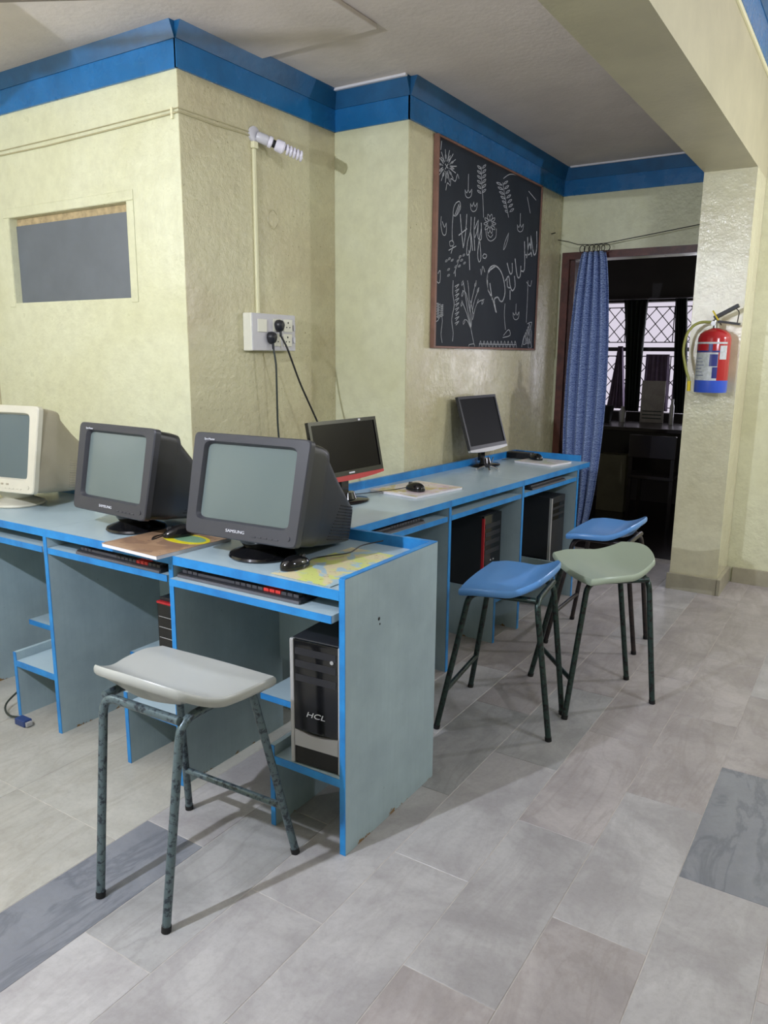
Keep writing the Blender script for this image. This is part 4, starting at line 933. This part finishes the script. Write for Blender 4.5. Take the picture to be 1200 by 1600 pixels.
boxo('channel', (.0005, -.008, -.003), (.014, .008, .735), 'pipe', cp, .002)
boxo('junction', (.0005, -.016, .7355), (.022, .016, .765), 'pipe', cp, .003)
lb = thing('wall_lamp', 'white spiral bulb in a holder on the stained wall, unlit', 'lamp', (-2.574, 2.885, 2.487))
bm = bmesh.new(); lathe(bm, [(.036, .0005), (.036, .010), (.024, .016)], 24, (0, 0, 0), 'X'); obj('mounting_plate', bm, 'switch', lb, True)
ax = Vector((.60, .70, -.32)).normalized(); q = ax.to_track_quat('Z', 'Y').to_matrix().to_4x4(); TL_ = Matrix.Translation((.014, .004, -.005)) @ q
def ln(name, prof, m, par=lb, seg=24):
    bm = bmesh.new(); lathe(bm, prof, seg); bmesh.ops.transform(bm, matrix=TL_, verts=bm.verts); return obj(name, bm, m, par, True)
ln('holder', [(.018, 0), (.023, .01), (.024, .05), (.020, .058)], 'switch')
ln('holder_ring', [(.0245, .0585), (.026, .062), (.026, .074), (.021, .078)], 'bulb')
ln('dark_collar', [(.017, .0785), (.017, .092)], 'vent')
ln('ballast', [(.020, .0925), (.027, .098), (.029, .13), (.022, .138)], 'bulb')
bm = bmesh.new(); pts = [Vector((.019*math.cos(k*.5), .019*math.sin(k*.5), .143+k*.00135)) for k in range(64)]
tube(bm, pts, .0062, 8); bmesh.ops.transform(bm, matrix=TL_, verts=bm.verts); obj('spiral_glass', bm, 'bulb', lb, True)
wr_ = thing('wall_wires', 'two thin wires pinned across the cream wall to the bulb holder', 'wire', (-2.577, 2.43, 2.47))
tubeo('wire', [(-1.5, -.006, -.012), (-.9, -.006, -.016), (-.3, -.006, -.006), (.008, -.007, .002), (.009, .01, .003), (.009, .2, .0), (.009, .43, .008)], .0034, 'wire', wr_, seg=6)
tubeo('wire', [(-1.5, -.006, .006), (-.6, -.006, .010), (.008, -.007, .018), (.009, .012, .018), (.009, .43, .022)], .0022, 'wire', wr_, seg=6)
boxo('clip', (-.036, -.010, -.02), (-.024, -.0006, .024), 'pipe', wr_, .001)
rc = bmesh.new(); N = 28
tube(rc, [(-2.5725, 3.01+.038*math.cos(2*math.pi*k/N), 2.135+.044*math.sin(2*math.pi*k/N)) for k in range(N+1)], .0022, 5, caps=False)
lathe(rc, [(.036, -2.5738), (.036, -2.5715)], 24, (0, 3.01, 2.135), 'X')
tag(obj('cover_disc', rc, 'wall_old_shaded', None, True), 'round painted-over blanking disc on the stained wall', 'disc')

# ------------------------------------------------------------------ fire extinguisher
fe = thing('fire_extinguisher', 'red and blue fire extinguisher hung on the cream pillar', 'extinguisher', (-.866, 5.020, 1.290))
Rr = .093
bm = bmesh.new(); lathe(bm, [(Rr-.012, .006), (Rr-.002, .0), (Rr, .012), (Rr, .072)], 40); obj('blue_base_band', bm, 'ext_blue', fe, True, 'blue lower band')
bm = bmesh.new(); lathe(bm, [(Rr, .0722), (Rr, .315), (Rr-.008, .342), (Rr-.030, .362), (.030, .374), (.022, .378)], 40); obj('cylinder', bm, 'ext_red', fe, True)
def patch(name, a0, a1, z0, z1, m, k):
    bm = bmesh.new(); r0, r1 = Rr+.0004*k, Rr+.0004*k+.0004
    lathe(bm, [(r0, z0), (r1, z0), (r1, z1), (r0, z1), (r0, z0)], 14, (0, 0, 0), 'Z', a0, a1, False); return obj(name, bm, m, fe, True)
patch('label_patch', 200, 297, .072, .235, 'ext_wht', 1)
patch('label_patch', 200, 330, .285, .296, 'ext_wht', 1)
patch('label_patch', 200, 330, .236, .246, 'ext_nvy', 1)
patch('label_patch', 268, 296, .155, .225, 'ext_nvy', 2)
patch('label_patch', 280, 297.5, .085, .150, 'ext_nvy', 2)
patch('label_patch', 302, 330, .195, .275, 'ext_wht', 1)
patch('label_patch', 262, 276, .246, .285, 'ext_nvy', 2)
for i in range(6): patch('label_patch', 212, 250-(i % 3)*5, .100+i*.020, .1025+i*.020, 'ext_nvy', 3)
bm = bmesh.new(); lathe(bm, [(.017, .378), (.017, .405), (.022, .407), (.022, .425), (.012, .43)], 20); obj('valve', bm, 'chrome', fe, True)
bm = bmesh.new(); bmesh.ops.create_cube(bm, size=1)
def bar(name, p0, p1, w_, h_, m):
    bm = bmesh.new(); p0, p1 = Vector(p0), Vector(p1); d = p1-p0; box(bm, (0, -w_/2, -h_/2), (d.length, w_/2, h_/2), .002)
    bmesh.ops.transform(bm, matrix=Matrix.Translation(p0) @ d.to_track_quat('X', 'Z').to_matrix().to_4x4(), verts=bm.verts); return obj(name, bm, m, fe)
bm.free()
bar('squeeze_lever', (-.012, -.004, .436), (.118, -.02, .505), .026, .022, 'black')
bar('carry_handle', (-.012, -.004, .420), (.135, -.022, .398), .026, .014, 'black')
tubeo('wire_handle', [(.118, -.02, .404), (.125, -.02, .47), (.10, -.02, .492)], .003, 'steel', fe, .02, 6)
bar('safety_clip', (-.022, -.016, .478), (.014, -.02, .422), .012, .008, 'yell')
bm = bmesh.new(); lathe(bm, [(.014, -.014), (.014, -.002)], 18, (-.012, -.012, .405), 'Y'); obj('gauge', bm, 'silver', fe, True)
tubeo('hose', [(-.018, -.008, .412), (-.10, -.012, .415), (-.155, -.02, .36), (-.172, -.03, .25), (-.140, -.04, .13), (-.118, -.045, .075), (-.116, -.045, .05)], .0085, 'hose', fe, .05, 10)
tubeo('nozzle', [(-.116, -.045, .065), (-.114, -.045, .005)], .011, 'yell', fe, 0, 10)
boxo('wall_bracket', (-.03, Rr-.006, .30), (.03, .1095, .33), 'steel', fe)
bm = bmesh.new(); tube(bm, [(.012, .1, .40), (.012, .05, .41)], .004, 6); obj('hook', bm, 'steel', fe)

# ------------------------------------------------------------------ loose cable on the floor, ceiling fan
lc = thing('loose_cable', 'loose cable end with a blue plug on the floor below the desks', 'cable', (-2.80, 1.655, 0))
tubeo('cord', [(-.02, .02, .014), (-.10, -.01, .012), (-.17, .02, .03), (-.19, .12, .07), (-.10, .25, .10), (.0, .33, .12)], .0042, 'dcable', lc, .05, 8)
boxo('connector', (-.03, -.022, .0), (.035, .016, .028), mat('blue_connector_plastic', (40, 60, 110), .4), lc, .004)
boxo('pin_block', (.0355, -.016, .004), (.047, .010, .022), 'silver', lc, .001)
fn = thing('ceiling_fan', 'brown ceiling fan, only the tip of one blade in view', 'fan', (-2.68, 1.24, 2.50))
bm = bmesh.new(); lathe(bm, [(.02, .08), (.11, .06), (.12, .0), (.10, -.03), (.02, -.045)], 28); obj('motor', bm, 'fan', fn, True)
tubeo('down_rod', [(0, 0, .075), (0, 0, CZ-.022-2.501)], .012, 'fan', fn)
bm = bmesh.new(); lathe(bm, [(.05, .25), (.04, .28), (.04, CZ-.0225-2.50)], 20); obj('canopy', bm, 'fan', fn, True)
for a in (27.5, 147.5, 267.5):
    c, s_ = math.cos(rad(a)), math.sin(rad(a)); d = Vector((c, s_, 0)); n_ = Vector((-s_, c, .12))
    bm = bmesh.new(); P4 = [d*.10+n_*.02, d*.10-n_*.02, d*.20-n_*.055, d*.80-n_*.068, d*.80+n_*.068, d*.20+n_*.055]
    A = [bm.verts.new(p) for p in P4]; B = [bm.verts.new(p+Vector((0, 0, -.004))) for p in P4]
    bm.faces.new(A); bm.faces.new(B[::-1])
    for i in range(6): bm.faces.new((A[i], B[i], B[(i+1) % 6], A[(i+1) % 6]))
    obj('blade', bm, 'fan', fn)
